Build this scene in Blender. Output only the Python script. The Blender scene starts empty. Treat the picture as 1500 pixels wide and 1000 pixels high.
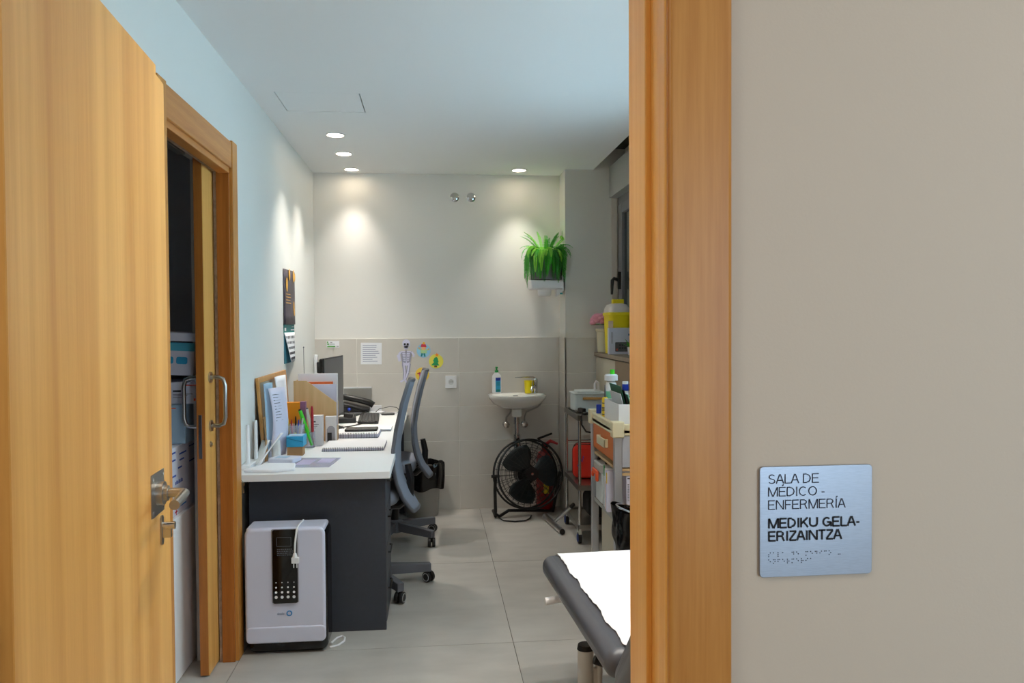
import bpy, bmesh, math, random
from mathutils import Vector, Matrix, Euler
R_ = math.radians
C = bpy.context.scene.collection
SC = bpy.context.scene
rnd = random.Random(7)

# ------------------------------------------------------------------ camera, world, exposure
cam = bpy.data.cameras.new('camera')
cam.sensor_width = 36.0
cam.lens = 1150.0 / 1500.0 * 36.0
cam.clip_start = 0.02
camo = bpy.data.objects.new('camera', cam)
C.objects.link(camo)
psi, th, rl = R_(5.7015), R_(1.2803), R_(0.35)
fw = Vector((math.sin(psi) * math.cos(th), math.cos(psi) * math.cos(th), -math.sin(th)))
rt = Vector((math.cos(psi), -math.sin(psi), 0))
up = rt.cross(fw)
r2 = rt * math.cos(rl) - up * math.sin(rl)
u2 = up * math.cos(rl) + rt * math.sin(rl)
camo.matrix_world = Matrix(((r2.x, u2.x, -fw.x, 0), (r2.y, u2.y, -fw.y, 0), (r2.z, u2.z, -fw.z, 1.45), (0, 0, 0, 1)))
SC.camera = camo

w = bpy.data.worlds.new('world')
SC.world = w
w.use_nodes = True
w.node_tree.nodes['Background'].inputs[0].default_value = (0.58, 0.79, 1.0, 1)
w.node_tree.nodes['Background'].inputs[1].default_value = 12.0

vs = SC.view_settings
vs.view_transform = 'Standard'
vs.look = 'None'
vs.gamma = 1.0
vs.use_curve_mapping = False
vs.exposure = 0.0
SC.cycles.use_denoising = True
SC.cycles.max_bounces = 10
SC.cycles.diffuse_bounces = 6
SC.cycles.sample_clamp_indirect = 6


def lamp(name, kind, loc, energy, color, rot=(0, 0, 0), **kw):
    l = bpy.data.lights.new(name, kind)
    l.energy = energy
    l.color = color
    for k, v in kw.items():
        setattr(l, k, v)
    o = bpy.data.objects.new(name, l)
    o.location = loc
    o.rotation_euler = rot
    C.objects.link(o)
    return o


# daylight portal over the open part of the window band
p = lamp('window_portal', 'AREA', (1.46, 2.95, 1.8), 1.0, (1, 1, 1), (0, R_(90), 0), shape='RECTANGLE', size=1.1, size_y=2.9)
p.data.cycles.is_portal = True
p = lamp('added_opening_portal', 'AREA', (1.40, -1.32, 1.45), 1.0, (1, 1, 1), (R_(-90), 0, R_(180)), shape='RECTANGLE', size=0.5, size_y=1.4)  # daylight through the unseen corridor opening, added for the sign's sheen
p.data.cycles.is_portal = True
# unseen corridor lamps, added to light the wall and the door frame
for i, x in enumerate((-0.9, 1.5)):
    lamp('corridor_fill_lamp', 'AREA', (x, 0.1, 2.56), (10.0, 4.5)[i], (1.0, 0.93, 0.84), (0, 0, 0), shape='RECTANGLE', size=0.6, size_y=0.6)


# ------------------------------------------------------------------ materials
def lin(c):
    c = c / 255.0
    return c / 12.92 if c <= 0.04045 else ((c + 0.055) / 1.055) ** 2.4


def L3(c):
    return (lin(c[0]), lin(c[1]), lin(c[2]), 1)


MATS = {}


def mat(name, col, rough=0.5, metal=0.0, noise=0.0, nscale=20.0, bump=0.0, spec=0.5, trans=0.0, emit=0.0, stretch=None, alpha=1.0, coat=0.0):
    if name in MATS:
        return MATS[name]
    m = bpy.data.materials.new(name)
    m.use_nodes = True
    nt = m.node_tree
    b = nt.nodes['Principled BSDF']
    b.inputs['Base Color'].default_value = L3(col)
    b.inputs['Roughness'].default_value = rough
    b.inputs['Metallic'].default_value = metal
    b.inputs['Specular IOR Level'].default_value = spec
    b.inputs['Transmission Weight'].default_value = trans
    b.inputs['Alpha'].default_value = alpha
    b.inputs['Coat Weight'].default_value = coat
    if emit:
        b.inputs['Emission Color'].default_value = L3(col)
        b.inputs['Emission Strength'].default_value = emit
    if noise or bump:
        tc = nt.nodes.new('ShaderNodeTexCoord')
        mp = nt.nodes.new('ShaderNodeMapping')
        nt.links.new(tc.outputs['Object'], mp.inputs[0])
        if stretch:
            mp.inputs['Scale'].default_value = stretch
        nz = nt.nodes.new('ShaderNodeTexNoise')
        nz.inputs['Scale'].default_value = nscale
        nz.inputs['Detail'].default_value = 5
        nt.links.new(mp.outputs[0], nz.inputs['Vector'])
        if noise:
            rp = nt.nodes.new('ShaderNodeValToRGB')
            rp.color_ramp.elements[0].position = 0.3
            rp.color_ramp.elements[1].position = 0.7
            a = L3(col)
            rp.color_ramp.elements[0].color = tuple(a[i] * (1 - noise) for i in range(3)) + (1,)
            rp.color_ramp.elements[1].color = tuple(min(1, a[i] * (1 + noise)) for i in range(3)) + (1,)
            nt.links.new(nz.outputs['Fac'], rp.inputs[0])
            nt.links.new(rp.outputs[0], b.inputs['Base Color'])
        if bump:
            bp = nt.nodes.new('ShaderNodeBump')
            bp.inputs['Strength'].default_value = bump
            bp.inputs['Distance'].default_value = 0.003
            nt.links.new(nz.outputs['Fac'], bp.inputs['Height'])
            nt.links.new(bp.outputs[0], b.inputs['Normal'])
    MATS[name] = m
    return m


def wood(name, c1, c2, band=9.0, along='z', rough=0.38, bandw=0.5):
    """veneer: broad vertical bands of tint across the width plus fine grain stretched along z"""
    m = bpy.data.materials.new(name)
    m.use_nodes = True
    nt = m.node_tree
    N = nt.nodes.new
    b = nt.nodes['Principled BSDF']
    b.inputs['Roughness'].default_value = rough
    b.inputs['Specular IOR Level'].default_value = 0.4
    tc = N('ShaderNodeTexCoord')
    def nz(scale, sc, det):
        mp = N('ShaderNodeMapping')
        mp.inputs['Scale'].default_value = sc if along == 'z' else (sc[0], sc[2], sc[1])
        nt.links.new(tc.outputs['Object'], mp.inputs[0])
        n = N('ShaderNodeTexNoise')
        n.inputs['Scale'].default_value = scale
        n.inputs['Detail'].default_value = det
        nt.links.new(mp.outputs[0], n.inputs['Vector'])
        return n
    bands = nz(band, (1, 1, 0.015), 1.0)
    grain = nz(60, (1, 1, 0.03), 6.0)
    fine = nz(260, (1, 1, 0.05), 3.0)
    mx = N('ShaderNodeMath'); mx.operation = 'MULTIPLY_ADD'
    mx.inputs[1].default_value = bandw
    nt.links.new(bands.outputs['Fac'], mx.inputs[0])
    m2 = N('ShaderNodeMath'); m2.operation = 'MULTIPLY'; m2.inputs[1].default_value = (1 - bandw) * 0.7
    nt.links.new(grain.outputs['Fac'], m2.inputs[0])
    nt.links.new(m2.outputs[0], mx.inputs[2])
    m3 = N('ShaderNodeMath'); m3.operation = 'MULTIPLY_ADD'; m3.inputs[1].default_value = (1 - bandw) * 0.3
    nt.links.new(fine.outputs['Fac'], m3.inputs[0])
    nt.links.new(mx.outputs[0], m3.inputs[2])
    rp = N('ShaderNodeValToRGB')
    rp.color_ramp.elements[0].position = 0.36
    rp.color_ramp.elements[1].position = 0.64
    rp.color_ramp.elements[0].color = L3(c1)
    rp.color_ramp.elements[1].color = L3(c2)
    nt.links.new(m3.outputs[0], rp.inputs[0])
    nt.links.new(rp.outputs[0], b.inputs['Base Color'])
    bp = N('ShaderNodeBump'); bp.inputs['Strength'].default_value = 0.08; bp.inputs['Distance'].default_value = 0.001
    nt.links.new(grain.outputs['Fac'], bp.inputs['Height'])
    nt.links.new(bp.outputs[0], b.inputs['Normal'])
    MATS[name] = m
    return m


W_LEAF = wood('door_veneer', (204, 142, 66), (232, 176, 98), 13.0, bandw=0.62)
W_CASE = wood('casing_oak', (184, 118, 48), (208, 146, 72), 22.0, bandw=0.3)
W_JAMB_LIT = wood('jamb_oak_lit', (234, 172, 84), (246, 194, 110), 22.0, bandw=0.3)  # paler than the casing: light falling on the lining is put into the colour
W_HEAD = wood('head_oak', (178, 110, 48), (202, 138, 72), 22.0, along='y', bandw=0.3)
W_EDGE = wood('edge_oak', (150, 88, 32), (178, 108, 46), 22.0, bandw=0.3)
W_BEECH = wood('beech_ply', (206, 172, 122), (222, 190, 142), 20.0, bandw=0.3)
W_PINE = wood('pine_frame', (196, 138, 72), (214, 158, 92), 30.0, bandw=0.3)
PAINT = mat('wall_paint', (224, 222, 214), 0.85, bump=0.05, nscale=220)
PAINT_L = mat('left_wall_paint', (226, 226, 222), 0.8, bump=0.05, nscale=220)
PAINT_B = mat('back_wall_paint', (232, 229, 224), 0.85, bump=0.05, nscale=220)
PAINT_C = mat('corridor_paint', (212, 198, 180), 0.8, bump=0.06, nscale=240)
CEIL = mat('ceiling_paint', (238, 238, 238), 0.9)
TILE = mat('wall_tile_glaze', (208, 202, 194), 0.28, noise=0.025, nscale=9)
GROUT = mat('grout', (236, 232, 224), 0.9)
FTILE = mat('floor_tile_stone', (176, 172, 166), 0.36, noise=0.10, nscale=3.5, bump=0.03, stretch=(1, 2.2, 1))
FGROUT = mat('floor_grout', (92, 86, 78), 0.9)
CLOSET = mat('closet_paint', (176, 174, 176), 0.9)
WHITE = mat('white_laminate', (243, 243, 244), 0.42)
CHARC = mat('charcoal_laminate', (56, 60, 70), 0.5, noise=0.05, nscale=60)
STEEL = mat('brushed_steel', (176, 174, 170), 0.3, 1.0, bump=0.05, nscale=120, stretch=(1, 1, 20))
CHROME = mat('chrome', (205, 205, 205), 0.14, 1.0)
SIGNM = mat('brushed_aluminium', (170, 177, 188), 0.42, 1.0, noise=0.06, nscale=90, stretch=(1, 1, 14))
BLACK = mat('black_plastic', (18, 18, 20), 0.4)
MATTBLACK = mat('matt_black', (14, 14, 15), 0.7)
INK = mat('black_ink', (22, 20, 24), 0.6)
GREYINK = mat('grey_ink', (54, 56, 68), 0.7)
WPLAS = mat('white_plastic', (236, 236, 238), 0.32)
APPL = mat('purifier_shell', (210, 212, 230), 0.3)
GLOSSBLK = mat('gloss_black', (8, 8, 9), 0.1)
PORC = mat('porcelain', (236, 234, 228), 0.08, coat=0.4)
PAPER = mat('paper', (240, 240, 244), 0.9)
PAPERL = mat('paper_lilac', (222, 220, 238), 0.9)
PAPERG = mat('paper_grey', (206, 208, 208), 0.9)
COUCHP = mat('couch_paper_white', (250, 250, 252), 0.9, bump=0.15, nscale=30)
VINYL = mat('grey_vinyl', (78, 78, 84), 0.36, noise=0.04, nscale=8, bump=0.08)
FABRIC = mat('grey_mesh_fabric', (132, 138, 152), 0.8, bump=0.3, nscale=300)
CHGREY = mat('grey_nylon', (96, 97, 104), 0.5)
CREAM = mat('cream_plastic', (226, 214, 178), 0.45)
ORANGE = mat('orange_laminate', (214, 116, 54), 0.5)
CORAL = mat('orange_red_plastic', (238, 92, 48), 0.45)
REDBAG = mat('red_nylon', (224, 44, 20), 0.7, bump=0.3, nscale=160)
RED = mat('red_paint', (150, 22, 20), 0.4)
YELLOW = mat('yellow_plastic', (248, 226, 8), 0.4)
YELLOWB = mat('yellow_label', (236, 200, 40), 0.5)
GREEN = mat('green_plastic', (32, 150, 74), 0.45)
LIME = mat('lime_plastic', (70, 214, 40), 0.4)
DKGREEN = mat('dark_green_card', (14, 84, 56), 0.6)
BLUE = mat('blue_plastic', (22, 52, 160), 0.4)
SKY = mat('sky_blue_card', (46, 160, 204), 0.6)
TEAL = mat('teal_print', (20, 132, 132), 0.6)
KRAFT = mat('kraft_card', (166, 126, 84), 0.8)
PINK = mat('pink_petal', (236, 160, 184), 0.8)
MAGENTA = mat('magenta_print', (206, 74, 140), 0.7)
SKIN = mat('peach_print', (240, 184, 130), 0.7)
PURPLE = mat('purple_print', (110, 50, 150), 0.6)
FROST = mat('frosted_plastic', (214, 222, 222), 0.3, trans=0.0)
GLASS = mat('clear_plastic', (214, 220, 236), 0.15, alpha=0.32)
FILM = mat('clear_film', (206, 204, 226), 0.2, alpha=0.55)
WINGL = mat('window_glass', (200, 214, 210), 0.02, trans=1.0)
FRAMEG = mat('grey_aluminium', (120, 120, 124), 0.5)
SHUT = mat('shutter_grey', (112, 118, 116), 0.6)
BOXW = mat('shutter_box', (170, 170, 168), 0.7)
POTG = mat('pot_grey', (124, 122, 126), 0.22)
LEAF = mat('fern_leaf', (64, 176, 44), 0.5, noise=0.25, nscale=12)
LEAFY = mat('fern_leaf_light', (150, 224, 70), 0.5, noise=0.2, nscale=12)
LEAFD = mat('fern_leaf_dark', (30, 124, 34), 0.5, noise=0.25, nscale=12)
BAG = mat('bin_liner_black', (14, 14, 16), 0.22, bump=0.8, nscale=28)
BINGREY = mat('bin_grey', (150, 146, 140), 0.5)
TAN = mat('tan_panel', (150, 128, 104), 0.6)
BEIGE = mat('beige_panel', (196, 188, 170), 0.6)
SILL = mat('sill_board', (150, 132, 112), 0.5, noise=0.06, nscale=12)
CONC = mat('raw_plaster_edge', (150, 128, 112), 0.9, noise=0.3, nscale=40)
CALDARK = mat('calendar_photo', (74, 66, 78), 0.5, noise=0.35, nscale=9)
AMBER = mat('amber_print', (236, 176, 60), 0.5)
BONE = mat('bone_print', (216, 214, 236), 0.8)
LBLUE = mat('pale_blue_print', (150, 200, 226), 0.7)
LGREEN = mat('pale_green_print', (178, 214, 160), 0.7)
CARTON = mat('carton_white', (212, 214, 228), 0.7)
CARTONB = mat('carton_pale_blue', (160, 190, 214), 0.7)
GLOW = mat('downlight_glow', (255, 236, 206), 0.5, emit=30.0)
FANBLK = mat('fan_black', (16, 16, 18), 0.45)


# ------------------------------------------------------------------ mesh builder
def frame_of(d):
    d = d.normalized()
    a = Vector((0, 0, 1)) if abs(d.z) < 0.9 else Vector((1, 0, 0))
    x = d.cross(a).normalized()
    return x, d.cross(x).normalized(), d


def wloc(o):
    v = Vector((0, 0, 0))
    while o:
        v += o.location
        o = o.parent
    return v


class MB:
    def __init__(s):
        s.v = []; s.f = []

    def add(s, vs_, fs_):
        k = len(s.v)
        s.v += [Vector(q) for q in vs_]
        s.f += [tuple(k + i for i in q) for q in fs_]
        return s

    def box(s, x0, x1, y0, y1, z0, z1, M=None):
        vs_ = [Vector((x, y, z)) for z in (z0, z1) for y in (y0, y1) for x in (x0, x1)]
        if M: vs_ = [M @ q for q in vs_]
        return s.add(vs_, [(0, 2, 3, 1), (4, 5, 7, 6), (0, 1, 5, 4), (2, 6, 7, 3), (0, 4, 6, 2), (1, 3, 7, 5)])

    def obox(s, c, size, rot=(0, 0, 0)):
        M = Matrix.Translation(c) @ Euler(rot).to_matrix().to_4x4()
        a, b, d = (q / 2 for q in size)
        return s.box(-a, a, -b, b, -d, d, M)

    def cyl(s, p0, p1, r, r1=None, n=16, cap=True):
        p0, p1 = Vector(p0), Vector(p1)
        r1 = r if r1 is None else r1
        x, y, d = frame_of(p1 - p0)
        vs_ = []
        for p_, rr in ((p0, r), (p1, r1)):
            for i in range(n):
                a = 2 * math.pi * i / n
                vs_.append(p_ + (x * math.cos(a) + y * math.sin(a)) * rr)
        fs_ = [(i, (i + 1) % n, n + (i + 1) % n, n + i) for i in range(n)]
        if cap: fs_ += [tuple(range(n - 1, -1, -1)), tuple(range(n, 2 * n))]
        return s.add(vs_, fs_)

    def tube(s, pts, r, n=8, closed=False):
        pts = [Vector(q) for q in pts]
        m = len(pts)
        rr = r if isinstance(r, (list, tuple)) else [r] * m
        vs_ = []
        px = None
        for i, q in enumerate(pts):
            if closed: d = pts[(i + 1) % m] - pts[i - 1]
            else: d = pts[min(i + 1, m - 1)] - pts[max(i - 1, 0)]
            if d.length < 1e-9: d = Vector((0, 0, 1))
            d.normalize()
            if px is None: x = frame_of(d)[0]
            else:
                x = px - d * px.dot(d)
                x = x.normalized() if x.length > 1e-6 else frame_of(d)[0]
            px = x
            y = d.cross(x)
            for k in range(n):
                a = 2 * math.pi * k / n
                vs_.append(q + (x * math.cos(a) + y * math.sin(a)) * rr[i])
        fs_ = []
        for i in range(m if closed else m - 1):
            j = (i + 1) % m
            for k in range(n):
                l = (k + 1) % n
                fs_.append((i * n + k, i * n + l, j * n + l, j * n + k))
        if not closed: fs_ += [tuple(range(n - 1, -1, -1)), tuple(range((m - 1) * n, m * n))]
        return s.add(vs_, fs_)

    def lathe(s, prof, c=(0, 0, 0), n=24, M=None, sx=1.0, sy=1.0):
        vs_ = []; fs_ = []
        for r, z in prof:
            for i in range(n):
                a = 2 * math.pi * i / n
                q = Vector((r * math.cos(a) * sx, r * math.sin(a) * sy, z))
                vs_.append((M @ q if M else q) + Vector(c))
        for j in range(len(prof) - 1):
            for i in range(n):
                k = (i + 1) % n
                fs_.append((j * n + i, j * n + k, (j + 1) * n + k, (j + 1) * n + i))
        fs_.append(tuple(range(n - 1, -1, -1)))
        if prof[-1][0] > 1e-6: fs_.append(tuple(range((len(prof) - 1) * n, len(prof) * n)))
        return s.add(vs_, fs_)

    def prism(s, poly, M, t):
        """2D outline in the local xy plane, thickness t along local z"""
        n = len(poly)
        vs_ = [M @ Vector((a, b, 0)) for a, b in poly] + [M @ Vector((a, b, t)) for a, b in poly]
        fs_ = [tuple(range(n - 1, -1, -1)), tuple(range(n, 2 * n))] + [(i, (i + 1) % n, n + (i + 1) % n, n + i) for i in range(n)]
        return s.add(vs_, fs_)

    def grid(s, fn, nu, nv, close=False):
        vs_ = [fn(i / nu, j / nv) for i in range(nu + 1) for j in range(nv + 1)]
        fs_ = [(i * (nv + 1) + j, (i + 1) * (nv + 1) + j, (i + 1) * (nv + 1) + j + 1, i * (nv + 1) + j + 1) for i in range(nu) for j in range(nv)]
        return s.add(vs_, fs_)

    def ball(s, c, r, n=10, sq=(1, 1, 1)):
        prof = [(math.sin(math.pi * k / n) * r, -math.cos(math.pi * k / n) * r) for k in range(n + 1)]
        prof[0] = (1e-4, -r); prof[-1] = (1e-4, r)
        return s.lathe(prof, c, n + 4, Matrix.Diagonal((sq[0], sq[1], sq[2])))

    def build(s, name, m, parent=None, loc=None, bevel=0.0, seg=2, smooth=35, solid=0.0, subsurf=0):
        off = wloc(parent) if parent else Vector(loc or (0, 0, 0))
        me = bpy.data.meshes.new(name)
        me.from_pydata([tuple(q - off) for q in s.v], [], s.f)
        bm = bmesh.new(); bm.from_mesh(me)
        bmesh.ops.recalc_face_normals(bm, faces=bm.faces)
        bm.to_mesh(me); bm.free()
        me.materials.append(m)
        o = bpy.data.objects.new(name, me)
        C.objects.link(o)
        if parent: o.parent = parent
        else: o.location = off
        if smooth:
            for q in me.polygons: q.use_smooth = True
            me.set_sharp_from_angle(angle=R_(smooth))
        if solid:
            q = o.modifiers.new('thickness', 'SOLIDIFY'); q.thickness = solid; q.offset = 0
        if subsurf:
            q = o.modifiers.new('smooth', 'SUBSURF'); q.levels = subsurf; q.render_levels = subsurf
        if bevel:
            q = o.modifiers.new('edge', 'BEVEL'); q.width = bevel; q.segments = seg; q.limit_method = 'ANGLE'; q.angle_limit = R_(40)
        return o


def tag(o, label=None, cat=None, group=None, kind=None):
    if label: o['label'] = label
    if cat: o['category'] = cat
    if group: o['group'] = group
    if kind: o['kind'] = kind
    return o


def thing(name, loc, label, cat, group=None, kind=None):
    o = bpy.data.objects.new(name, None)
    o.empty_display_size = 0.05
    o.location = loc
    C.objects.link(o)
    return tag(o, label, cat, group, kind)


def dup(root, loc=None, rotz=None, label=None, group=None):
    r = root.copy(); C.objects.link(r)
    if loc is not None: r.location = loc
    if rotz is not None: r.rotation_euler = (0, 0, rotz)
    if label: r['label'] = label
    if group: r['group'] = group
    for ch in list(root.children):
        c = ch.copy(); C.objects.link(c); c.parent = r
        for g in ch.children:
            d = g.copy(); C.objects.link(d); d.parent = c
    return r


GL = {  # sans-serif capitals as strokes in a 0..1 cap-height box: (advance, strokes)
    'A': (.86, [[(.03, 0), (.39, 1)], [(.45, 1), (.81, 0)], [(.18, .36), (.66, .36)]]), 'C': (.98, ['arc', .50, .5, .44, .5, 48, 312]),
    'D': (.94, [[(.10, 0), (.10, 1)], [(.10, .955), (.42, .955)], [(.10, .045), (.42, .045)]], ['arc', .42, .5, .44, .455, -90, 90]),
    'E': (.84, [[(.10, 0), (.10, 1)], [(.10, .955), (.76, .955)], [(.10, .52), (.70, .52)], [(.10, .045), (.78, .045)]]),
    'F': (.78, [[(.10, 0), (.10, 1)], [(.10, .955), (.74, .955)], [(.10, .50), (.66, .50)]]),
    'G': (1.04, ['arc', .51, .5, .45, .5, 45, 345], [[(.93, 0.02), (.93, .46)], [(.55, .46), (.95, .46)]]),
    'I': (.34, [[(.17, 0), (.17, 1)]]), 'K': (.88, [[(.10, 0), (.10, 1)], [(.10, .36), (.76, 1)], [(.34, .58), (.80, 0)]]),
    'L': (.72, [[(.10, 0), (.10, 1)], [(.10, .045), (.68, .045)]]),
    'M': (1.12, [[(.10, 0), (.10, 1)], [(.12, 1), (.54, .0)], [(.58, .0), (1.0, 1)], [(1.02, 0), (1.02, 1)]]),
    'N': (.98, [[(.10, 0), (.10, 1)], [(.12, 1), (.84, 0)], [(.86, 0), (.86, 1)]]), 'O': (1.06, ['arc', .53, .5, .46, .5, 0, 360]),
    'R': (.94, [[(.10, 0), (.10, 1)], [(.10, .955), (.55, .955)], [(.10, .50), (.55, .50)], [(.56, .50), (.80, 0)]], ['arc', .55, .728, .24, .228, -90, 90]),
    'S': (.86, ['arc', .43, .735, .32, .265, 25, 270], ['arc', .43, .265, .36, .265, 90, -155]),
    'T': (.78, [[(.39, 0), (.39, 1)], [(.03, .955), (.75, .955)]]), 'U': (.96, [[(.11, .36), (.11, 1)], [(.85, .36), (.85, 1)]], ['arcx', .48, .40, .37, .40, 180, 360]),
    'Z': (.80, [[(.06, .955), (.74, .955)], [(.72, .93), (.06, .07)], [(.05, .045), (.76, .045)]]), '-': (.44, [[(.06, .36), (.38, .36)]]), ' ': (.36, []),
}
for a_, b_, sh_ in (('\u00c9', 'E', .44), ('\u00cd', 'I', .17)):
    GL[a_] = (GL[b_][0], GL[b_][1] + [[(sh_ - .04, 1.10), (sh_ + .12, 1.27)]])


def text(name, body, m, parent, org, xdir, ydir, width, cap, wt=0.09, depth=0.0006):
    """lettering from strokes: baseline start at org, scaled to the given width and capital height"""
    X, Y = Vector(xdir).normalized(), Vector(ydir).normalized()
    N_ = X.cross(Y)
    adv = sum(GL[c][0] for c in body)
    b = MB()
    fx = width / adv
    off = 0
    for c in body:
        paths = []
        for it in GL[c][1:]:
            if it and it[0] in ('arc', 'arcx'):
                _, cx, cy, rx, ry, a0, a1 = it
                n = max(8, int(abs(a1 - a0) / 14))
                ry -= wt * .5
                if it[0] == 'arc': rx -= wt * .5
                paths.append([(cx + rx * math.cos(R_(a0 + (a1 - a0) * i / n)), cy + ry * math.sin(R_(a0 + (a1 - a0) * i / n))) for i in range(n + 1)])
            else:
                paths += it
        for pth in paths:
            P2 = [Vector(((off + q[0]) * fx, q[1] * cap)) for q in pth]
            k = len(b.v); n = len(P2); hw = wt * cap * .5
            closed = n > 3 and (P2[0] - P2[-1]).length < 1e-6
            for i, q in enumerate(P2):
                d = (P2[min(i + 1, n - 1)] - P2[max(i - 1, 0)])
                if closed and i in (0, n - 1): d = P2[1] - P2[-2]
                d.normalize(); nn = Vector((-d.y, d.x)) * hw
                for e in (q + nn, q - nn):
                    b.v.append(Vector(org) + X * e.x + Y * e.y + N_ * depth)
            b.f += [(k + 2 * i, k + 2 * i + 1, k + 2 * i + 3, k + 2 * i + 2) for i in range(n - 1)]
        off += GL[c][0]
    return b.build(name, m, parent, smooth=0)


def rrect(w_, h, r, n=5):
    out = []
    for cx, cy, a0 in ((w_ / 2 - r, h / 2 - r, 0), (-w_ / 2 + r, h / 2 - r, 90), (-w_ / 2 + r, -h / 2 + r, 180), (w_ / 2 - r, -h / 2 + r, 270)):
        for i in range(n + 1):
            a = R_(a0 + 90 * i / n)
            out.append((cx + r * math.cos(a), cy + r * math.sin(a)))
    return out


def disc(r, n=24, cx=0, cy=0, sx=1, sy=1):
    return [(cx + r * sx * math.cos(2 * math.pi * i / n), cy + r * sy * math.sin(2 * math.pi * i / n)) for i in range(n)]


def facing(c, face='-y'):
    """matrix whose local xy plane faces the given way, x running as the viewer reads"""
    if face == '-y': R = Matrix(((1, 0, 0), (0, 0, -1), (0, 1, 0)))       # x->X, y->Z, z->-Y
    elif face == '+x': R = Matrix(((0, 0, 1), (1, 0, 0), (0, 1, 0)))      # x->Y, y->Z, z->+X
    elif face == '-x': R = Matrix(((0, 0, -1), (-1, 0, 0), (0, 1, 0)))    # x->-Y, y->Z, z->-X
    elif face == '+z': R = Matrix.Identity(3)
    elif face == '-z': R = Matrix(((1, 0, 0), (0, -1, 0), (0, 0, -1)))
    return Matrix.Translation(c) @ R.to_4x4()


XL, XR, YB, ZC = -0.908, 1.23, 6.15, 2.615      # left wall, right wall, back wall, ceiling
XW = 1.40                                       # window plane
YF0, YF1 = 1.085, 1.285                         # wall between corridor and room
YCOL = 5.88                                     # face of the corner column
TOP = 0.775                                     # desk top height

# ================================================================== SETTING
floor = tag(MB().box(-2.1, 1.75, -1.4, 6.2, -0.1, -0.004).build('floor', FGROUT, smooth=0), 'grey stone look tiled floor of the room', 'floor', kind='structure')
xe = [-2.05, -0.85, 0.35, 1.55]
ye = [-1.25, -0.07, 1.13, 2.33, 3.53, 4.75, 5.97, 6.15]
for i in range(3):
    for j in range(7):
        MB().box(xe[i] + .0015, xe[i + 1] - .0015, ye[j] + .0015, ye[j + 1] - .0015, -.006, 0).build('floor_tile', FTILE, floor, smooth=0)

m = MB()
XS = 1.216   # edge of the ceiling board; beyond it an open slot above the window band
m.box(-2.1, 1.75, -1.4, 1.285, ZC, ZC + .20)
m.box(-2.1, XS, 1.285, 4.04, ZC, ZC + .20).box(-2.1, XS, 4.40, 6.3, ZC, ZC + .20)
m.box(-2.1, -.785, 4.04, 4.40, ZC, ZC + .20).box(-.36, XS, 4.04, 4.40, ZC, ZC + .20)
m.box(XS, 1.75, 1.2, 1.285, ZC, ZC + .2)
ceil = tag(m.build('ceiling', CEIL, smooth=0), 'white painted plaster ceiling', 'ceiling', kind='structure')
tag(MB().box(XS - .02, 1.75, 1.285, 6.3, ZC + .16, ZC + .22).build('trim_slot', mat('slot_shade', (96, 94, 88), .9), smooth=0), 'roof of the open slot along the window, coloured dark for its shade', 'trim', kind='structure')  # shade inside the slot is put into the roof's dark colour
MB().box(-.779, -.366, 4.045, 4.395, ZC + .001, ZC + .03).build('hatch_panel', CEIL, ceil, smooth=0)
MB().box(-.784, -.361, 4.041, 4.399, ZC + .031, ZC + .05).build('hatch_backing', MATTBLACK, ceil, smooth=0)

# left wall with the opening to the dark store room (y 2.62 .. 3.47) and the pocket of the sliding door
m = MB()
m.box(-1.03, XL, 1.285, 2.60, 0, ZC).box(-1.03, XL, 2.60, 3.49, 2.16, ZC)
m.box(-.93, XL, 3.49, 4.40, 0, ZC).box(-1.03, -.99, 3.49, 4.40, 0, ZC)
m.box(-1.03, XL, 4.40, 6.3, 0, ZC)
tag(m.build('wall_left', PAINT_L, smooth=0), 'white painted left wall of the consulting room', 'wall', kind='structure')
# store room shell
m = MB()
m.box(-2.1, -2.0, 1.2, 4.6, 0, ZC).box(-2.0, -1.03, 1.2, 1.285, 0, ZC).box(-2.0, -1.03, 4.40, 4.6, 0, ZC)
tag(m.build('wall_store', CLOSET, smooth=0), 'dark grey unlit wall inside the store room', 'wall', kind='structure')

# back wall, tiled up to 1.345
bw = tag(MB().box(-1.03, 1.75, YB, YB + .15, 0, ZC).build('wall_back', PAINT_B, smooth=0), 'pale grey back wall with a tiled lower half', 'wall', kind='structure')
cols = [XL, -.590, .196, .985]
rows = [0.0, .268, .539, .809, 1.075, 1.345]
MB().box(XL, .985, YB - .008, YB + .01, 0, 1.345).build('tile_grout', GROUT, bw, smooth=0)
for i in range(3):
    for j in range(5):
        MB().box(cols[i] + .002, cols[i + 1] - .002, YB - .010, YB - .002, rows[j] + .002, rows[j + 1] - .002).build('wall_tile', TILE, bw, bevel=.001, seg=1, smooth=0)

# corner column
cw = tag(MB().box(.997, 1.75, YCOL + .01, YB + .01, 0, ZC + .17).build('wall_column', PAINT, smooth=0), 'pale grey corner column beside the window', 'wall', kind='structure')
MB().box(.988, 1.0, YCOL, YB - .01, 0, 1.345).box(.988, 1.23, YCOL + .002, YCOL + .012, 0, 1.345).build('tile_grout', GROUT, cw, smooth=0)
for j in range(5):
    MB().box(.990, 1.2285, YCOL, YCOL + .008, rows[j] + .002, rows[j + 1] - .002).build('wall_tile', TILE, cw, bevel=.001, seg=1, smooth=0)
    MB().box(.986, .994, YCOL + .002, YB - .012, rows[j] + .002, rows[j + 1] - .002).build('wall_tile', TILE, cw, bevel=.001, seg=1, smooth=0)

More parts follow.
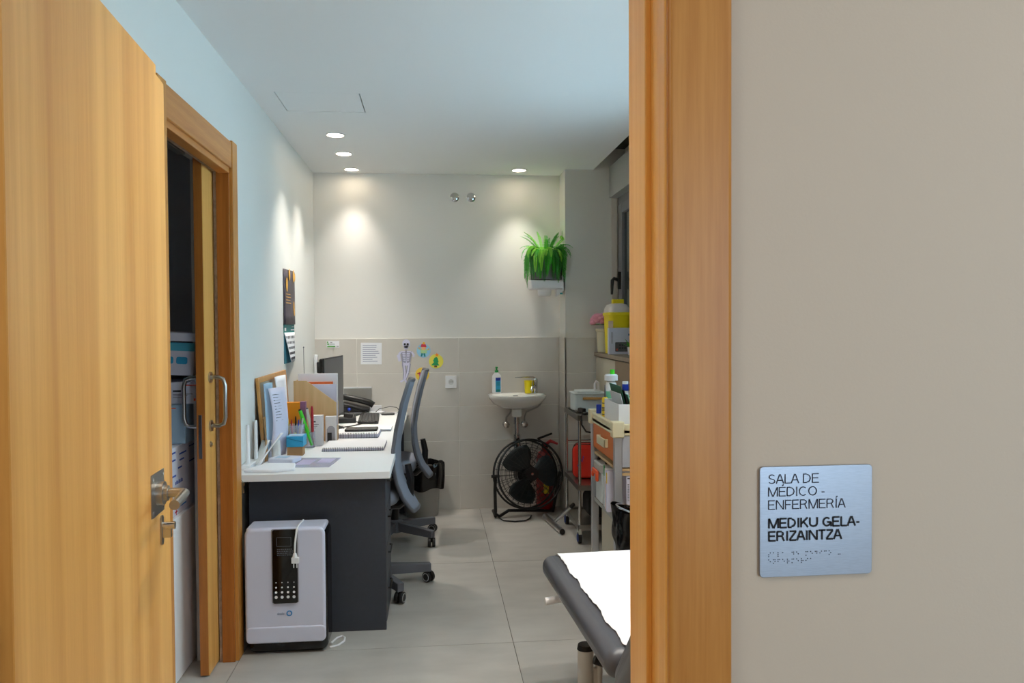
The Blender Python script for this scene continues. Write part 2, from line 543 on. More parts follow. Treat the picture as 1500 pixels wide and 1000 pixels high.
# right wall: low wall under the window band, board on top, window set back
m = MB()
m.box(XR, 1.60, 1.285, YCOL, 0, 1.195)
m.box(XR, 1.60, 1.285, 1.55, 1.195, ZC + .17)
m.box(1.46, 1.60, 1.55, YCOL, 2.36, ZC + .17)
tag(m.build('wall_right', BEIGE, smooth=0), 'beige low wall below the window band', 'wall', kind='structure')
tag(MB().box(1.214, 1.40, 1.56, YCOL - .002, 1.205, 1.232).build('trim_sill', SILL, bevel=.003, smooth=0), 'brown board forming the window sill', 'sill', kind='structure')
tag(MB().box(1.2295, 1.231, 1.9, 5.25, .02, 1.196).build('trim_panel', TAN, smooth=0), 'tan panel facing the low wall under the sill', 'panel', kind='structure')
tag(MB().box(1.335, 1.46, 1.56, YCOL - .002, 2.40, 2.635).build('trim_shutter_box', BOXW, bevel=.004, smooth=0), 'grey roller shutter box above the window', 'shutter box', kind='structure')
tag(MB().box(1.352, 1.392, YCOL - .014, YCOL + .002, 1.232, 2.398).build('trim_window_guide', mat('pale_guide', (206, 196, 184), .5), smooth=0), 'pale vertical guide strip at the window edge', 'trim', kind='structure')
win = thing('window_1', (1.42, 3.7, 1.232), 'grey aluminium window band with dark panes and black lever', 'window', kind='structure')
m = MB()
m.box(1.40, 1.46, 1.56, YCOL - .004, 1.232, 1.29).box(1.40, 1.46, 1.56, YCOL - .004, 2.34, 2.40)
for y0, y1 in ((1.56, 1.63), (3.02, 3.09), (4.42, 4.60), (5.80, YCOL - .004)):
    m.box(1.40, 1.46, y0, y1, 1.29, 2.34)
m.build('window_frame', FRAMEG, win, bevel=.004, smooth=0)
for y0, y1 in ((1.63, 3.02), (3.09, 4.42), (4.60, 5.80)):
    s = MB()
    s.box(1.395, 1.44, y0, y0 + .07, 1.29, 2.34).box(1.395, 1.44, y1 - .07, y1, 1.29, 2.34)
    s.box(1.395, 1.44, y0 + .07, y1 - .07, 1.29, 1.36).box(1.395, 1.44, y0 + .07, y1 - .07, 2.27, 2.34)
    so = s.build('sash', FRAMEG, win, bevel=.004, smooth=0)
    MB().box(1.415, 1.425, y0 + .07, y1 - .07, 1.36, 2.27).build('pane', WINGL, so, smooth=0)
h = MB().box(1.375, 1.396, 5.755, 5.785, 1.705, 1.835).build('window_handle', BLACK, win, bevel=.003)
MB().tube([(1.375, 5.77, 1.775), (1.345, 5.77, 1.785), (1.333, 5.77, 1.77), (1.330, 5.77, 1.73), (1.328, 5.77, 1.665)], [.013, .013, .014, .012, .009]).build('lever', BLACK, h)
sh = thing('trim_shutter', (1.53, 5.2, 1.2), 'lowered grey roller shutter outside the far window pane', 'shutter', kind='structure')
for k in range(24):
    MB().box(1.50, 1.512, 4.5, 5.95, 1.2 + k * .05, 1.2 + k * .05 + .0485).build('slat', SHUT, sh, smooth=0)

# wall between corridor and room, with the door opening x -0.60 .. 0.335
m = MB()
m.box(.345, 1.75, YF0, YF1, 0, ZC).box(-2.1, -.66, YF0, YF1, 0, ZC).box(-.66, .345, YF0, YF1, 2.10, ZC)
tag(m.build('wall_front', PAINT_C, smooth=0), 'beige corridor wall beside the door frame', 'wall', kind='structure')
m = MB()
m.box(-2.1, 1.15, -1.4, -1.25, 0, ZC).box(1.65, 1.75, -1.4, -1.25, 0, ZC).box(1.15, 1.65, -1.4, -1.25, 0, .75).box(1.15, 1.65, -1.4, -1.25, 2.15, ZC).box(1.70, 1.75, -1.4, YF0, 0, ZC).box(-2.1, -2.0, -1.25, YF0, 0, ZC)  # gap towards the right end is added to let daylight onto the sign
tag(m.build('wall_corridor', PAINT_C, smooth=0), 'beige corridor walls behind the viewer', 'wall', kind='structure')
# door frame: right jamb with rounded casing, lining, stop
fr = thing('trim_door_frame', (.33, 1.18, 0), 'oak door frame with a broad rounded casing', 'door frame', kind='structure')
c = MB()
c.box(.326, .418, 1.066, 1.086, 0, 2.20)
co = c.build('casing', W_CASE, fr, bevel=.006, seg=4)
MB().box(.324, .345, 1.074, 1.115, 0, 2.10).build('casing_return', W_JAMB_LIT, fr, bevel=.006, seg=4)
MB().box(.336, .346, 1.113, 1.29, 0, 2.10).build('lining', W_JAMB_LIT, fr, smooth=0)
MB().box(.327, .337, 1.19, 1.292, 0, 2.10).build('door_stop', W_JAMB_LIT, fr, bevel=.002, smooth=0)
MB().box(-.70, -.592, 1.066, 1.10, 0, 2.20).box(-.66, -.600, 1.10, 1.13, 0, 2.10).build('left_casing', W_EDGE, fr, bevel=.004)
MB().box(-.66, .418, 1.066, 1.086, 2.10, 2.20).box(-.60, .336, 1.086, 1.29, 2.085, 2.10).build('head_casing', W_CASE, fr, bevel=.004)
MB().box(-.600, -.5885, 1.0665, 1.080, 1.0, 1.085).cyl((-.592, 1.064, .995), (-.592, 1.064, 1.09), .007).build('hinge', mat('hinge_dark', (74, 70, 72), .4, .8), fr)

# open door leaf
d1 = thing('door_1', (0, 0, 0), 'open oak veneer door leaf with steel lever handle', 'door', kind='structure')
prof = [(0.012, .008), (.808, .008), (.808, 2.008), (.745, 2.012), (.745, 2.032), (.012, 2.032)]
MB().prism(prof, Matrix(((0, 0, 1, -.042), (1, 0, 0, 0), (0, 1, 0, 0), (0, 0, 0, 1))), .042).build('door_panel', W_LEAF, d1, bevel=.0015, seg=1, smooth=0)
hn = MB().prism(rrect(.100, .094, .004), facing((0.0, .702, 1.083), '+x'), .002).build('handle_plate', STEEL, d1)
s = MB()
for a in (-1, 1):
    for b in (-1, 1):
        s.cyl((.002, .702 + a * .04, 1.083 + b * .036), (.0035, .702 + a * .04, 1.083 + b * .036), .004, n=8)
s.build('screw', CHROME, hn)
MB().cyl((.002, .70, 1.083), (.016, .70, 1.083), .026, n=24).cyl((.016, .70, 1.083), (.024, .70, 1.083), .017, n=20).build('rose', STEEL, hn)
lv = MB().tube([(.02, .70, 1.083), (.045, .70, 1.083), (.055, .697, 1.083), (.060, .688, 1.083), (.062, .67, 1.083), (.064, .585, 1.080)], .0105, n=14).build('lever_handle', STEEL, d1)
es = MB().prism(rrect(.02, .066, .0098, 6), facing((0, .728, .995), '+x'), .004).build('escutcheon', STEEL, d1)
MB().box(.004, .022, .722, .734, .978, 1.0).cyl((.004, .728, 1.004), (.03, .728, 1.004), .0085, n=14).build('cylinder_lock', CHROME, es)
MB().box(-.05, -.0425, .62, .70, 1.0, 1.1).build('rear_plate', STEEL, d1)
d1.location = (-.560, 1.088, 0)
d1.rotation_euler = (0, 0, R_(3.9))

# store room door frame and sliding leaf
f2 = thing('trim_store_frame', (-.88, 3.05, 0), 'oak frame around the store room opening', 'door frame', kind='structure')
MB().box(XL - .001, -.848, 2.555, 2.64, 0, 2.238).build('casing', W_CASE, f2, bevel=.003)
MB().box(XL - .001, -.848, 3.468, 3.552, 0, 2.240).build('casing', W_CASE, f2, bevel=.003)
MB().box(XL - .001, -.851, 2.64, 3.468, 2.122, 2.232).build('casing_head', W_HEAD, f2, bevel=.003)
MB().box(-.93, -.895, 2.60, 2.66, 0, 2.10).build('lining', W_EDGE, f2, smooth=0)
MB().box(-.915, -.862, 3.456, 3.470, 0, 2.11).build('lining', W_EDGE, f2, bevel=.002, smooth=0)
MB().box(-.905, -.860, 2.66, 3.456, 2.098, 2.124).build('lining_head', W_HEAD, f2, bevel=.002, smooth=0)
MB().box(-.928, -.914, 3.462, 3.484, 0, 2.13).box(-.928, -.908, 2.62, 3.47, 2.105, 2.14).build('plaster_edge', CONC, f2, smooth=0)
MB().box(-.985, -.955, 2.45, 3.18, 2.115, 2.158).build('sliding_track', STEEL, f2, bevel=.003)
d2 = thing('door_2', (-.955, 3.5, 0), 'narrow edge of an oak sliding door with two bow handles', 'door', kind='structure')
MB().box(-.9345, -.9325, 3.3165, 3.9, .008, 2.15).build('door_face', W_LEAF, d2, smooth=0)
MB().box(-.968, -.9345, 3.3165, 3.9, .008, 2.15).build('door_panel', W_EDGE, d2, bevel=.001, seg=1, smooth=0)
MB().box(-.960, -.947, 3.3145, 3.318, .905, 1.085).build('lock_plate', mat('lock_grey', (104, 104, 108), .35, .8), d2, bevel=.001)
for sx, xx in ((1, -.9325), (-1, -.968)):
    hm = MB()
    a, b = 1.235, 1.032
    y = 3.385 if sx > 0 else 3.36
    e = .062 * sx
    hm.tube([(xx, y, a), (xx + e * .6, y, a), (xx + e * .88, y, a - .008), (xx + e, y, a - .035), (xx + e, y, b + .035), (xx + e * .88, y, b + .008), (xx + e * .6, y, b), (xx, y, b)], .0085, n=12)
    ho = hm.build('bow_handle', STEEL, d2)
    MB().cyl((xx, y, a), (xx + .008 * sx, y, a), .023, n=20).cyl((xx, y, b), (xx + .008 * sx, y, b), .023, n=20).build('rose', STEEL, ho)
MB().cyl((-.9325, 3.385, .955), (-.929, 3.385, .955), .012, n=16).cyl((-.9325, 3.385, .955), (-.924, 3.385, .955), .006, n=12).build('keyhole', STEEL, d2)

# ------------------------------------------------------------------ ceiling lamps
LP = [(-.589, 4.92), (-.597, 5.45), (-.600, 5.99), (.655, 5.94), (.72, 2.72), (.72, 2.15), (-.05, 1.95)]  # last three are unseen, added to brighten the couch and the door lining
dl0 = None
wh = ['nearest of the three in a row along the left wall', 'middle of the three in a row along the left wall', 'farthest of the three in a row by the left wall', 'single one near the back right corner above the fern', 'unseen one added over the middle of the couch to brighten it', 'unseen one added over the near end of the couch to brighten it', 'unseen one added inside the doorway to brighten the door frame']
for i, (x, y) in enumerate(LP):
    if dl0 is None:
        dl0 = thing('downlight', (0, 0, 0), 'x', 'lamp', 'recessed ceiling downlights')
        MB().lathe([(.062, .0), (.062, -.005), (.052, -.006), (.047, .0)], n=32).build('ring', WPLAS, dl0)
        MB().lathe([(.0001, -.003), (.046, -.0031), (.046, .0)], n=32).build('diffuser', GLOW, dl0)
        t = dl0
    else:
        t = dup(dl0)
    t.location = (x, y, ZC)
    t['label'] = 'round recessed downlight, ' + wh[i]
    lamp('downlight_beam', 'SPOT', (x, y, ZC - .012), (66.0, 66.0, 34.0, 42.0, 62.0, 62.0, 62.0)[i], (1.0, 0.93, 0.83), (0, 0, 0), spot_size=R_((94, 94, 74, 74, 124, 124, 124)[i]), spot_blend=1.0, shadow_soft_size=.04)

for i, (px_, lab) in enumerate(((.172, 'left one of two round chrome wall discs under the ceiling'), (.300, 'right one of two round chrome wall discs under the ceiling'))):
    M_ = Matrix.Rotation(R_(90), 3, 'X')
    tag(MB().lathe([(.036, 0), (.036, .004), (.030, .010), (.014, .013), (.0001, .014)], (px_, YB, 2.437), 28, M_).build('chrome_cap', CHROME, loc=(px_, YB, 2.437)), lab, 'wall cap', 'chrome discs on the back wall')

# ------------------------------------------------------------------ sign
sg = thing('door_sign', (.547, YF0, 1.165), 'brushed metal room sign with dark lettering on the corridor wall', 'sign')
MB().prism(rrect(.170, .160, .006), facing((.5485, YF0 - .001, 1.163), '-y'), .004).build('plate', SIGNM, sg, bevel=.0006, seg=1)
ys = YF0 - .0051
SX = .4635; SW = .170 / 793.0
def sgn(body, x0, x1, yb, cap, bold, m_):
    text('lettering', body, m_, sg, (SX + (x0 - 175) * SW, ys, 1.243 - (yb - 110) * .160 / 815.0), (1, 0, 0), (0, 0, 1), (x1 - x0) * SW, cap, bold)
sgn('SALA DE', 230, 592, 236, .0136, .10, GREYINK)
sgn('MÉDICO -', 230, 632, 330, .0136, .10, GREYINK)
sgn('ENFERMERÍA', 230, 778, 426, .0136, .10, GREYINK)
sgn('MEDIKU GELA-', 232, 880, 563, .0142, .185, INK)
sgn('ERIZAINTZA', 232, 752, 658, .0142, .185, INK)
BR1 = ['.###', '#.##', '##..', '', '#.#.', '##', '', '##.#', '#.##', '#', '#.##', '#.#.', '##', '##']
brl = MB()
def cell(x, z, pat):
    for k in range(6):
        if pat >> k & 1:
            cx, cz = x + (k // 3) * .0024, z - (k % 3) * .0026
            brl.cyl((cx, ys + .0012, cz), (cx, ys - .0002, cz), .00115, .0008, n=8)
al = dict(zip('abcdefghijklmnopqrstuvwxyz', (1, 3, 9, 25, 17, 11, 27, 19, 10, 26, 5, 7, 13, 29, 21, 15, 31, 23, 14, 30, 37, 39, 58, 45, 61, 53)))
for k, ch in enumerate('sala de medico -'):
    if ch != ' ': cell(SX + .0135 + k * .0070, 1.243 - .1245, al.get(ch, 36))
for k, ch in enumerate('enfermeria'):
    cell(SX + .0135 + k * .0070, 1.243 - .1345, al[ch])
brl.build('braille', INK, sg)

# ================================================================== LARGE OBJECTS
# ---- desk
desk = thing('desk', (-.55, 4.9, 0), 'long desk with a white top and charcoal end panel along the left wall', 'desk')
MB().box(-.903, -.205, 3.64, 6.132, .742, TOP).build('tabletop', WHITE, desk, bevel=.0025, smooth=0)
MB().box(-.862, -.234, 3.745, 3.768, 0, .742).build('end_panel', CHARC, desk, bevel=.0015, smooth=0)
MB().box(-.862, -.234, 6.06, 6.085, 0, .742).build('end_panel', CHARC, desk, bevel=.0015, smooth=0)
MB().box(-.862, -.845, 3.768, 6.06, .30, .742).build('back_panel', CHARC, desk, smooth=0)
MB().box(-.83, -.252, 3.770, 4.17, .02, .740).build('pedestal', CHARC, desk, smooth=0)
for k in range(4):
    z0 = .03 + k * .177
    dr = MB().box(-.252, -.233, 3.776, 4.166, z0, z0 + .172).build('drawer', CHARC, desk, bevel=.002, smooth=0)
    MB().tube([(-.233, 3.90, z0 + .12), (-.221, 3.90, z0 + .12), (-.221, 4.04, z0 + .12), (-.233, 4.04, z0 + .12)], .004).build('handle', BLACK, dr)

# ---- air purifier
pu = thing('air_purifier', (-.655, 3.58, 0), 'white air purifier with black front window standing by the desk end', 'air purifier')
MB().box(-.822, -.478, 3.515, 3.70, 0.006, .545).build('body', GLOSSBLK, pu, bevel=.03, seg=4)
sh_ = MB().prism(rrect(.346, .505, .03, 6), facing((-.657, 3.525, .3085), '-y'), .024)
sh_.build('front_shell', APPL, pu, bevel=.012, seg=4)
MB().box(-.828, -.487, 3.52, 3.66, .535, .560).build('top_cover', APPL, pu, bevel=.011, seg=4)
MB().prism(rrect(.344, .072, .022, 5), facing((-.655, 3.51, .094), '-y'), .014).build('lower_cover', APPL, pu, bevel=.006, seg=3)
MB().prism(rrect(.116, .326, .006), facing((-.656, 3.505, .396), '-y'), .0052).build('window_rim', mat('rim_grey', (150, 146, 154), .4), pu, bevel=.002)  # plain grey rim round the front window
MB().prism(rrect(.104, .318, .008), facing((-.656, 3.5, .398), '-y'), .0055).build('window', GLOSSBLK, pu)
g = MB()
g.prism(rrect(.106, .210, .008), facing((-.6545, 3.4945, .339), '-y'), .003)
go = g.build('dark_glass', mat('tinted_panel', (5, 5, 6), .05), pu)
g = MB()
for i in range(4):
    for j in range(4):
        g.cyl((-.694 + i * .0255, 3.4916, .262 + j * .0215), (-.694 + i * .0255, 3.491, .262 + j * .0215), .0066 - j * .0014, n=14)
g.build('vent_dot', WPLAS, go)
g = MB()
def frame_line(b, x0, x1, z0, z1, y, t=.0012):
    b.box(x0, x1, y - .0006, y, z0, z0 + t).box(x0, x1, y - .0006, y, z1 - t, z1).box(x0, x0 + t, y - .0006, y, z0, z1).box(x1 - t, x1, y - .0006, y, z0, z1)
frame_line(g, -.690, -.628, .484, .524, 3.4945)
for k in range(4):
    x = -.688
    while x < -.622:
        l_ = rnd.uniform(.003, .010)
        g.box(x, min(x + l_, -.62), 3.494, 3.4945, .470 - k * .0085, .4725 - k * .0085)
        x += l_ + .003
g.build('printed_panel', mat('print_grey', (120, 124, 132), .6), pu)
g = MB()
g.tube([(-.640 + .0102 * math.cos(2 * math.pi * k / 24), 3.5, .187 + .0102 * math.sin(2 * math.pi * k / 24)) for k in range(24)], .0027, n=6, closed=True)
g.build('logo_ring', mat('logo_blue', (30, 130, 190), .4), pu)
g = MB()
for k, hgt in enumerate((.007, .010, .007, .007, .010, .007)):
    x = -.692 + k * .0052
    g.box(x, x + .0012, 3.4998, 3.501, .182, .182 + hgt).box(x, x + .0036, 3.4998, 3.501, .182, .1832).box(x + .0026, x + .0038, 3.4998, 3.501, .182, .189)
g.build('logo_print', mat('logo_grey_blue', (130, 150, 176), .6), pu)
cd = MB().tube([(-.598, 3.64, .562), (-.600, 3.58, .566), (-.601, 3.53, .567), (-.603, 3.497, .560), (-.606, 3.487, .530), (-.610, 3.485, .49), (-.611, 3.485, .455)], .0042).build('power_cord', WPLAS, pu)
MB().cyl((-.611, 3.485, .456), (-.610, 3.485, .436), .006, .012).obox((-.609, 3.485, .424), (.032, .017, .026)).cyl((-.616, 3.485, .412), (-.616, 3.485, .390), .0024).cyl((-.603, 3.485, .412), (-.603, 3.485, .390), .0024).build('plug', WPLAS, cd, bevel=.004)
tag(MB().tube([(-.475, 3.60, .006), (-.455, 3.66, .0055), (-.435, 3.68, .0055), (-.420, 3.66, .0055), (-.418, 3.62, .0055), (-.44, 3.575, .0055), (-.475, 3.555, .006)], .0045).build('loose_cable', WPLAS, loc=(-.45, 3.6, 0)), 'short white cable loop lying on the floor beside the purifier', 'cable')

# ---- task chairs
def chair_profile(t):
    pts = [(.236, .445), (.180, .53), (.150, .607), (.135, .69), (.133, .79), (.150, .90), (.180, 1.03), (.215, 1.145)]
    s = t * (len(pts) - 1)
    i = min(int(s), len(pts) - 2)
    f = s - i
    f2 = f * f * (3 - 2 * f) * .3 + f * .7
    return (pts[i][0] * (1 - f2) + pts[i + 1][0] * f2, pts[i][1] * (1 - f2) + pts[i + 1][1] * f2)
def half_width(t):
    w_ = .165 + .055 * math.sin(min(1, t * 1.6) * math.pi / 2)
    if t > .72: w_ -= .055 * ((t - .72) / .28) ** 2
    e = min(t / .06, (1 - t) / .05, 1)
    return w_ * (.72 + .28 * math.sqrt(max(0, e)))
def office_chair(label):
    t = thing('office_chair', (0, 0, 0), label, 'chair', 'grey office chairs at the desk')
    b = MB().grid(lambda u, v: Vector((chair_profile(u)[0] - .024 * (2 * v - 1) ** 2 + .012, (2 * v - 1) * half_width(u), chair_profile(u)[1])), 24, 14)
    b.build('backrest', FABRIC, t, solid=.016, smooth=60)
    e = []
    for k in range(49):
        u = k / 48
        e.append(Vector((chair_profile(u)[0] - .012, -half_width(u), chair_profile(u)[1])))
    for k in range(1, 10):
        v = k / 10
        e.append(Vector((chair_profile(1)[0] - .024 * (2 * v - 1) ** 2 + .012, (2 * v - 1) * half_width(1), chair_profile(1)[1])))
    for k in range(49):
        u = 1 - k / 48
        e.append(Vector((chair_profile(u)[0] - .012, half_width(u), chair_profile(u)[1])))
    for k in range(1, 10):
        v = 1 - k / 10
        e.append(Vector((chair_profile(0)[0] - .024 * (2 * v - 1) ** 2 + .012, (2 * v - 1) * half_width(0), chair_profile(0)[1])))
    MB().tube(e, .0105, n=8, closed=True).build('back_frame', CHGREY, t, smooth=80)
    def seat(u, v):
        a = 2 * math.pi * u
        return None
    poly = rrect(.44, .46, .12, 6)
    MB().prism(poly, Matrix.Translation((-.075, 0, .485)), .085).build('seat', FABRIC, t, bevel=.034, seg=4, smooth=60)
    MB().box(-.17, .07, -.09, .09, .43, .486).build('tilt_mechanism', BLACK, t, bevel=.012)
    MB().tube([(.03, 0, .45), (.14, 0, .455), (.20, 0, .50), (.205, 0, .60), (.190, 0, .68)], [.022, .024, .024, .022, .018], n=10).build('back_support', BLACK, t)
    MB().cyl((0, 0, .10), (0, 0, .30), .028, n=16).cyl((0, 0, .30), (0, 0, .44), .016, n=16).build('gas_column', BLACK, t)
    MB().lathe([(.05, .062), (.055, .075), (.05, .135), (.035, .145)], n=20).build('base_hub', CHGREY, t)
    for k in range(5):
        a = R_(72 * k)
        d = Vector((math.cos(a), math.sin(a), 0)); n_ = Vector((-d.y, d.x, 0))
        mm = MB()
        prof_ = [(.03, .024, .072, .132), (.16, .021, .066, .120), (.318, .019, .062, .108)]
        vs_ = []
        for r, hw, z0, z1 in prof_:
            for sy, z in ((-1, z0), (1, z0), (1, z1), (-1, z1)):
                q = d * r + n_ * hw * sy; vs_.append((q.x, q.y, z))
        mm.add(vs_, [(0, 1, 5, 4), (1, 2, 6, 5), (2, 3, 7, 6), (3, 0, 4, 7), (4, 5, 9, 8), (5, 6, 10, 9), (6, 7, 11, 10), (7, 4, 8, 11), (3, 2, 1, 0), (8, 9, 10, 11)])
        mm.build('base_arm', CHGREY, t, bevel=.004, smooth=0)
        cx = d * .305
        dirn = n_ * .6 + d * .8
        dirn.normalize()
        ca = MB()
        for s_ in (-1, 1):
            c_ = cx + dirn * (.014 * s_)
            ca.cyl((c_.x - dirn.x * .010, c_.y - dirn.y * .010, .031), (c_.x + dirn.x * .010, c_.y + dirn.y * .010, .031), .030, n=20)
        ca.cyl((cx.x, cx.y, .03), (cx.x, cx.y, .075), .008, n=10)
        co_ = ca.build('caster', BLACK, t, bevel=.004)
        rg = MB()
        for s_ in (-1, 1):
            c_ = cx + dirn * (.0245 * s_)
            x_, y_, _d = frame_of(dirn)
            pts = [Vector((c_.x, c_.y, .031)) + (x_ * math.cos(2 * math.pi * q / 20) + y_ * math.sin(2 * math.pi * q / 20)) * .021 for q in range(20)]
            rg = MB().tube(pts, .002, n=6, closed=True)
            rg.build('wheel_ring', mat('ring_grey', (170, 170, 172), .5), co_)
    return t
ch1 = office_chair('grey high-backed office chair, the nearer one, pushed under the desk')
ch2 = dup(ch1, label='grey high-backed office chair, the farther one, in front of the bin')
ch1.location = (-.338, 4.36, 0); ch1.rotation_euler = (0, 0, R_(16))
ch2.location = (-.268, 5.30, 0); ch2.rotation_euler = (0, 0, R_(3))
for chx in (ch1, ch2):
    for o in chx.children:
        if o.name.split('.')[0] in ('base_arm', 'caster', 'base_hub', 'gas_column'):
            o.rotation_euler = (0, 0, R_(2.0 if chx is ch1 else 33))
    chx.rotation_euler = (0, 0, R_(0 if chx is ch1 else 2))
for o in ch1.children:
    if o.name.split('.')[0] in ('base_arm', 'caster'): o.rotation_euler = (0, 0, R_(12))

# ---- waste bin behind the far chair
bn = thing('waste_bin', (-.09, 6.02, 0), 'grey waste bin with black liner behind the farther chair', 'bin')
m = MB()
m.lathe([(.115, 0.0), (.12, .01), (.138, .36), (.142, .365), (.137, .365), (.115, .02)], (-.10, 5.985, 0), 28, sx=1.05, sy=.9)
m.build('bin_body', BINGREY, bn)
def liner(u, v):
    a = 2 * math.pi * v
    r = (.140, .150, .160, .164, .156)[min(4, int(u * 4 + .01))]
    z = (.37, .42, .39, .30, .215)[min(4, int(u * 4 + .01))]
    k = 1 + .05 * math.sin(9 * a + 3 * u) + .04 * math.sin(17 * a + 5 * u)
    return Vector((-.10 + r * k * math.cos(a) * 1.05, 5.985 + min(r * k * .9 * math.sin(a), .148), z + (.012 * math.sin(5 * a) if u > .8 else .006 * math.sin(7 * a))))
MB().grid(liner, 4, 48).build('bin_liner', BAG, bn, smooth=70, subsurf=1)

# ---- wash basin
sk = thing('wash_basin', (.632, 6.14, .80), 'small white ceramic wall basin with overflow slot', 'basin')
def outline(k, a):
    """a 0..1 round the basin, flat against the wall"""
    t = 2 * math.pi * a
    e = 2 / 2.7
    x = math.copysign(abs(math.cos(t)) ** e, math.cos(t)); y = math.copysign(abs(math.sin(t)) ** e, math.sin(t))
    return x, y
def ring(sx, yf, yb, z, n=48, zf=0.0):
    out = []
    for i in range(n):
        x, y = outline(1, i / n)
        yy = yf + (yb - yf) * (y + 1) / 2
        out.append(Vector((.632 + x * sx, yy, z + zf * (1 - y) / 2)))
    return out
rings = [ring(.05, 5.98, 6.08, .800), ring(.075, 5.96, 6.11, .795), ring(.13, 5.90, 6.135, .812), ring(.185, 5.82, 6.139, .845), ring(.215, 5.785, 6.139, .885), ring(.222, 5.775, 6.139, .905), ring(.220, 5.777, 6.139, .912), ring(.210, 5.787, 6.132, .914),
         ring(.196, 5.805, 6.03, .910), ring(.186, 5.815, 6.02, .895), ring(.160, 5.84, 6.00, .85), ring(.10, 5.88, 5.97, .825), ring(.02, 5.92, 5.93, .820)]
m = MB(); n = 48
for r in rings: m.v += r
for j in range(len(rings) - 1):
    for i in range(n):
        k = (i + 1) % n
        m.f.append((j * n + i, j * n + k, (j + 1) * n + k, (j + 1) * n + i))
m.f.append(tuple(range(n))); m.f.append(tuple(range((len(rings) - 1) * n, len(rings) * n)))
m.build('bowl', PORC, sk, smooth=60)
MB().lathe([(.034, .735), (.040, .742), (.040, .80), (.05, .812)], (.632, 6.0, 0), 24).build('bowl_foot', PORC, sk)
MB().prism(rrect(.040, .009, .0044), facing((.625, 6.0195, .893), '-y'), .004).build('overflow', MATTBLACK, sk)
MB().cyl((.632, 6.0, .40), (.632, 6.0, .736), .018, n=16).cyl((.632, 6.0, .68), (.632, 6.0, .735), .024, n=18).cyl((.632, 6.0, .44), (.632, 6.0, .60), .027, n=18).cyl((.632, 6.0, .56), (.632, 6.138, .56), .016, n=14).build('drain_trap', CHROME, sk)
for x in (.560, .705):
    M_ = Matrix.Rotation(R_(90), 3, 'X')
    v = MB().lathe([(.026, 0), (.024, .008), (.012, .012), (.012, .035), (.024, .037), (.026, .055), (.020, .062), (.0001, .064)], (x, 6.139, .662), 20, M_).build('angle_valve', CHROME, sk)
    sg_ = 1 if x > .63 else -1
    MB().tube([(x, 6.10, .68), (x, 6.10, .72), (x - sg_ * .0 + .03 * (1 if sg_ < 0 else .4), 6.09, .76), (x + (.05 if sg_ < 0 else .10), 6.08, .800), (x + (.06 if sg_ < 0 else .13), 6.075, .83)], .007, n=8).build('hose', STEEL, v)

tp = thing('basin_tap', (.783, 6.07, .912), 'chrome mixer tap with a long elbow lever on the basin', 'tap')
MB().cyl((.783, 6.07, .9125), (.783, 6.07, .925), .027, .022, n=20).cyl((.783, 6.07, .925), (.783, 6.07, .995), .020, .023, n=20).lathe([(.023, 0), (.024, .015), (.021, .03), (.0001, .034)], (.783, 6.07, .995), 20).build('tap_body', CHROME, tp)
MB().tube([(.783, 6.06, .960), (.762, 6.0, .962), (.745, 5.955, .958), (.742, 5.945, .945)], [.014, .013, .012, .011], n=12).build('spout', CHROME, tp)
MB().tube([(.783, 6.07, 1.026), (.765, 6.06, 1.036), (.70, 6.035, 1.037), (.622, 6.01, 1.036)], [.009, .007, .005, .004], n=10).build('elbow_lever', CHROME, tp)
sp = thing('soap_bottle', (.484, 6.07, .913), 'white soap bottle with green pump cap on the basin rim', 'bottle')
MB().lathe([(.030, 0.001), (.036, .006), (.0365, .10), (.034, .135), (.022, .152), (.014, .158), (.014, .165)], (.484, 6.07, .913), 24, sy=.68).build('bottle_body', WPLAS, sp)
MB().cyl((.484, 6.07, 1.075), (.484, 6.07, 1.092), .014, n=16).cyl((.484, 6.07, 1.092), (.484, 6.07, 1.108), .007, n=10).obox((.484, 6.062, 1.114), (.018, .034, .012)).build('pump_cap', GREEN, sp, bevel=.002)
lb = MB().grid(lambda u, v: Vector((.494 + (v - .5) * .040, 6.07 - .0258 * math.sqrt(max(.05, 1 - ((.010 + (v - .5) * .040) / .037) ** 2)) - .0006, .924 + u * .112)), 1, 8).build('label', SKY, sp)
MB().grid(lambda u, v: Vector((.494 + (v - .5) * .038, 6.07 - .0258 * math.sqrt(max(.05, 1 - ((.010 + (v - .5) * .038) / .037) ** 2)) - .0012, 1.012 + u * .024)), 1, 8).build('label_top', BLUE, lb)
g = MB()
for k in range(3):
    g.box(.480, .508, 6.0425, 6.0435, .996 - k * .010, 1.0 - k * .010)
g.box(.478, .510, 6.0425, 6.0435, .927, .944)
g.build('label_print', TEAL, lb)
yc = thing('yellow_cup', (.727, 6.04, .913), 'yellow plastic tumbler beside the basin tap', 'cup')
MB().lathe([(.025, .001), (.026, .003), (.032, .098), (.030, .098), (.024, .006), (.0001, .005)], (.727, 6.04, .913), 24).build('cup_body', YELLOW, yc)

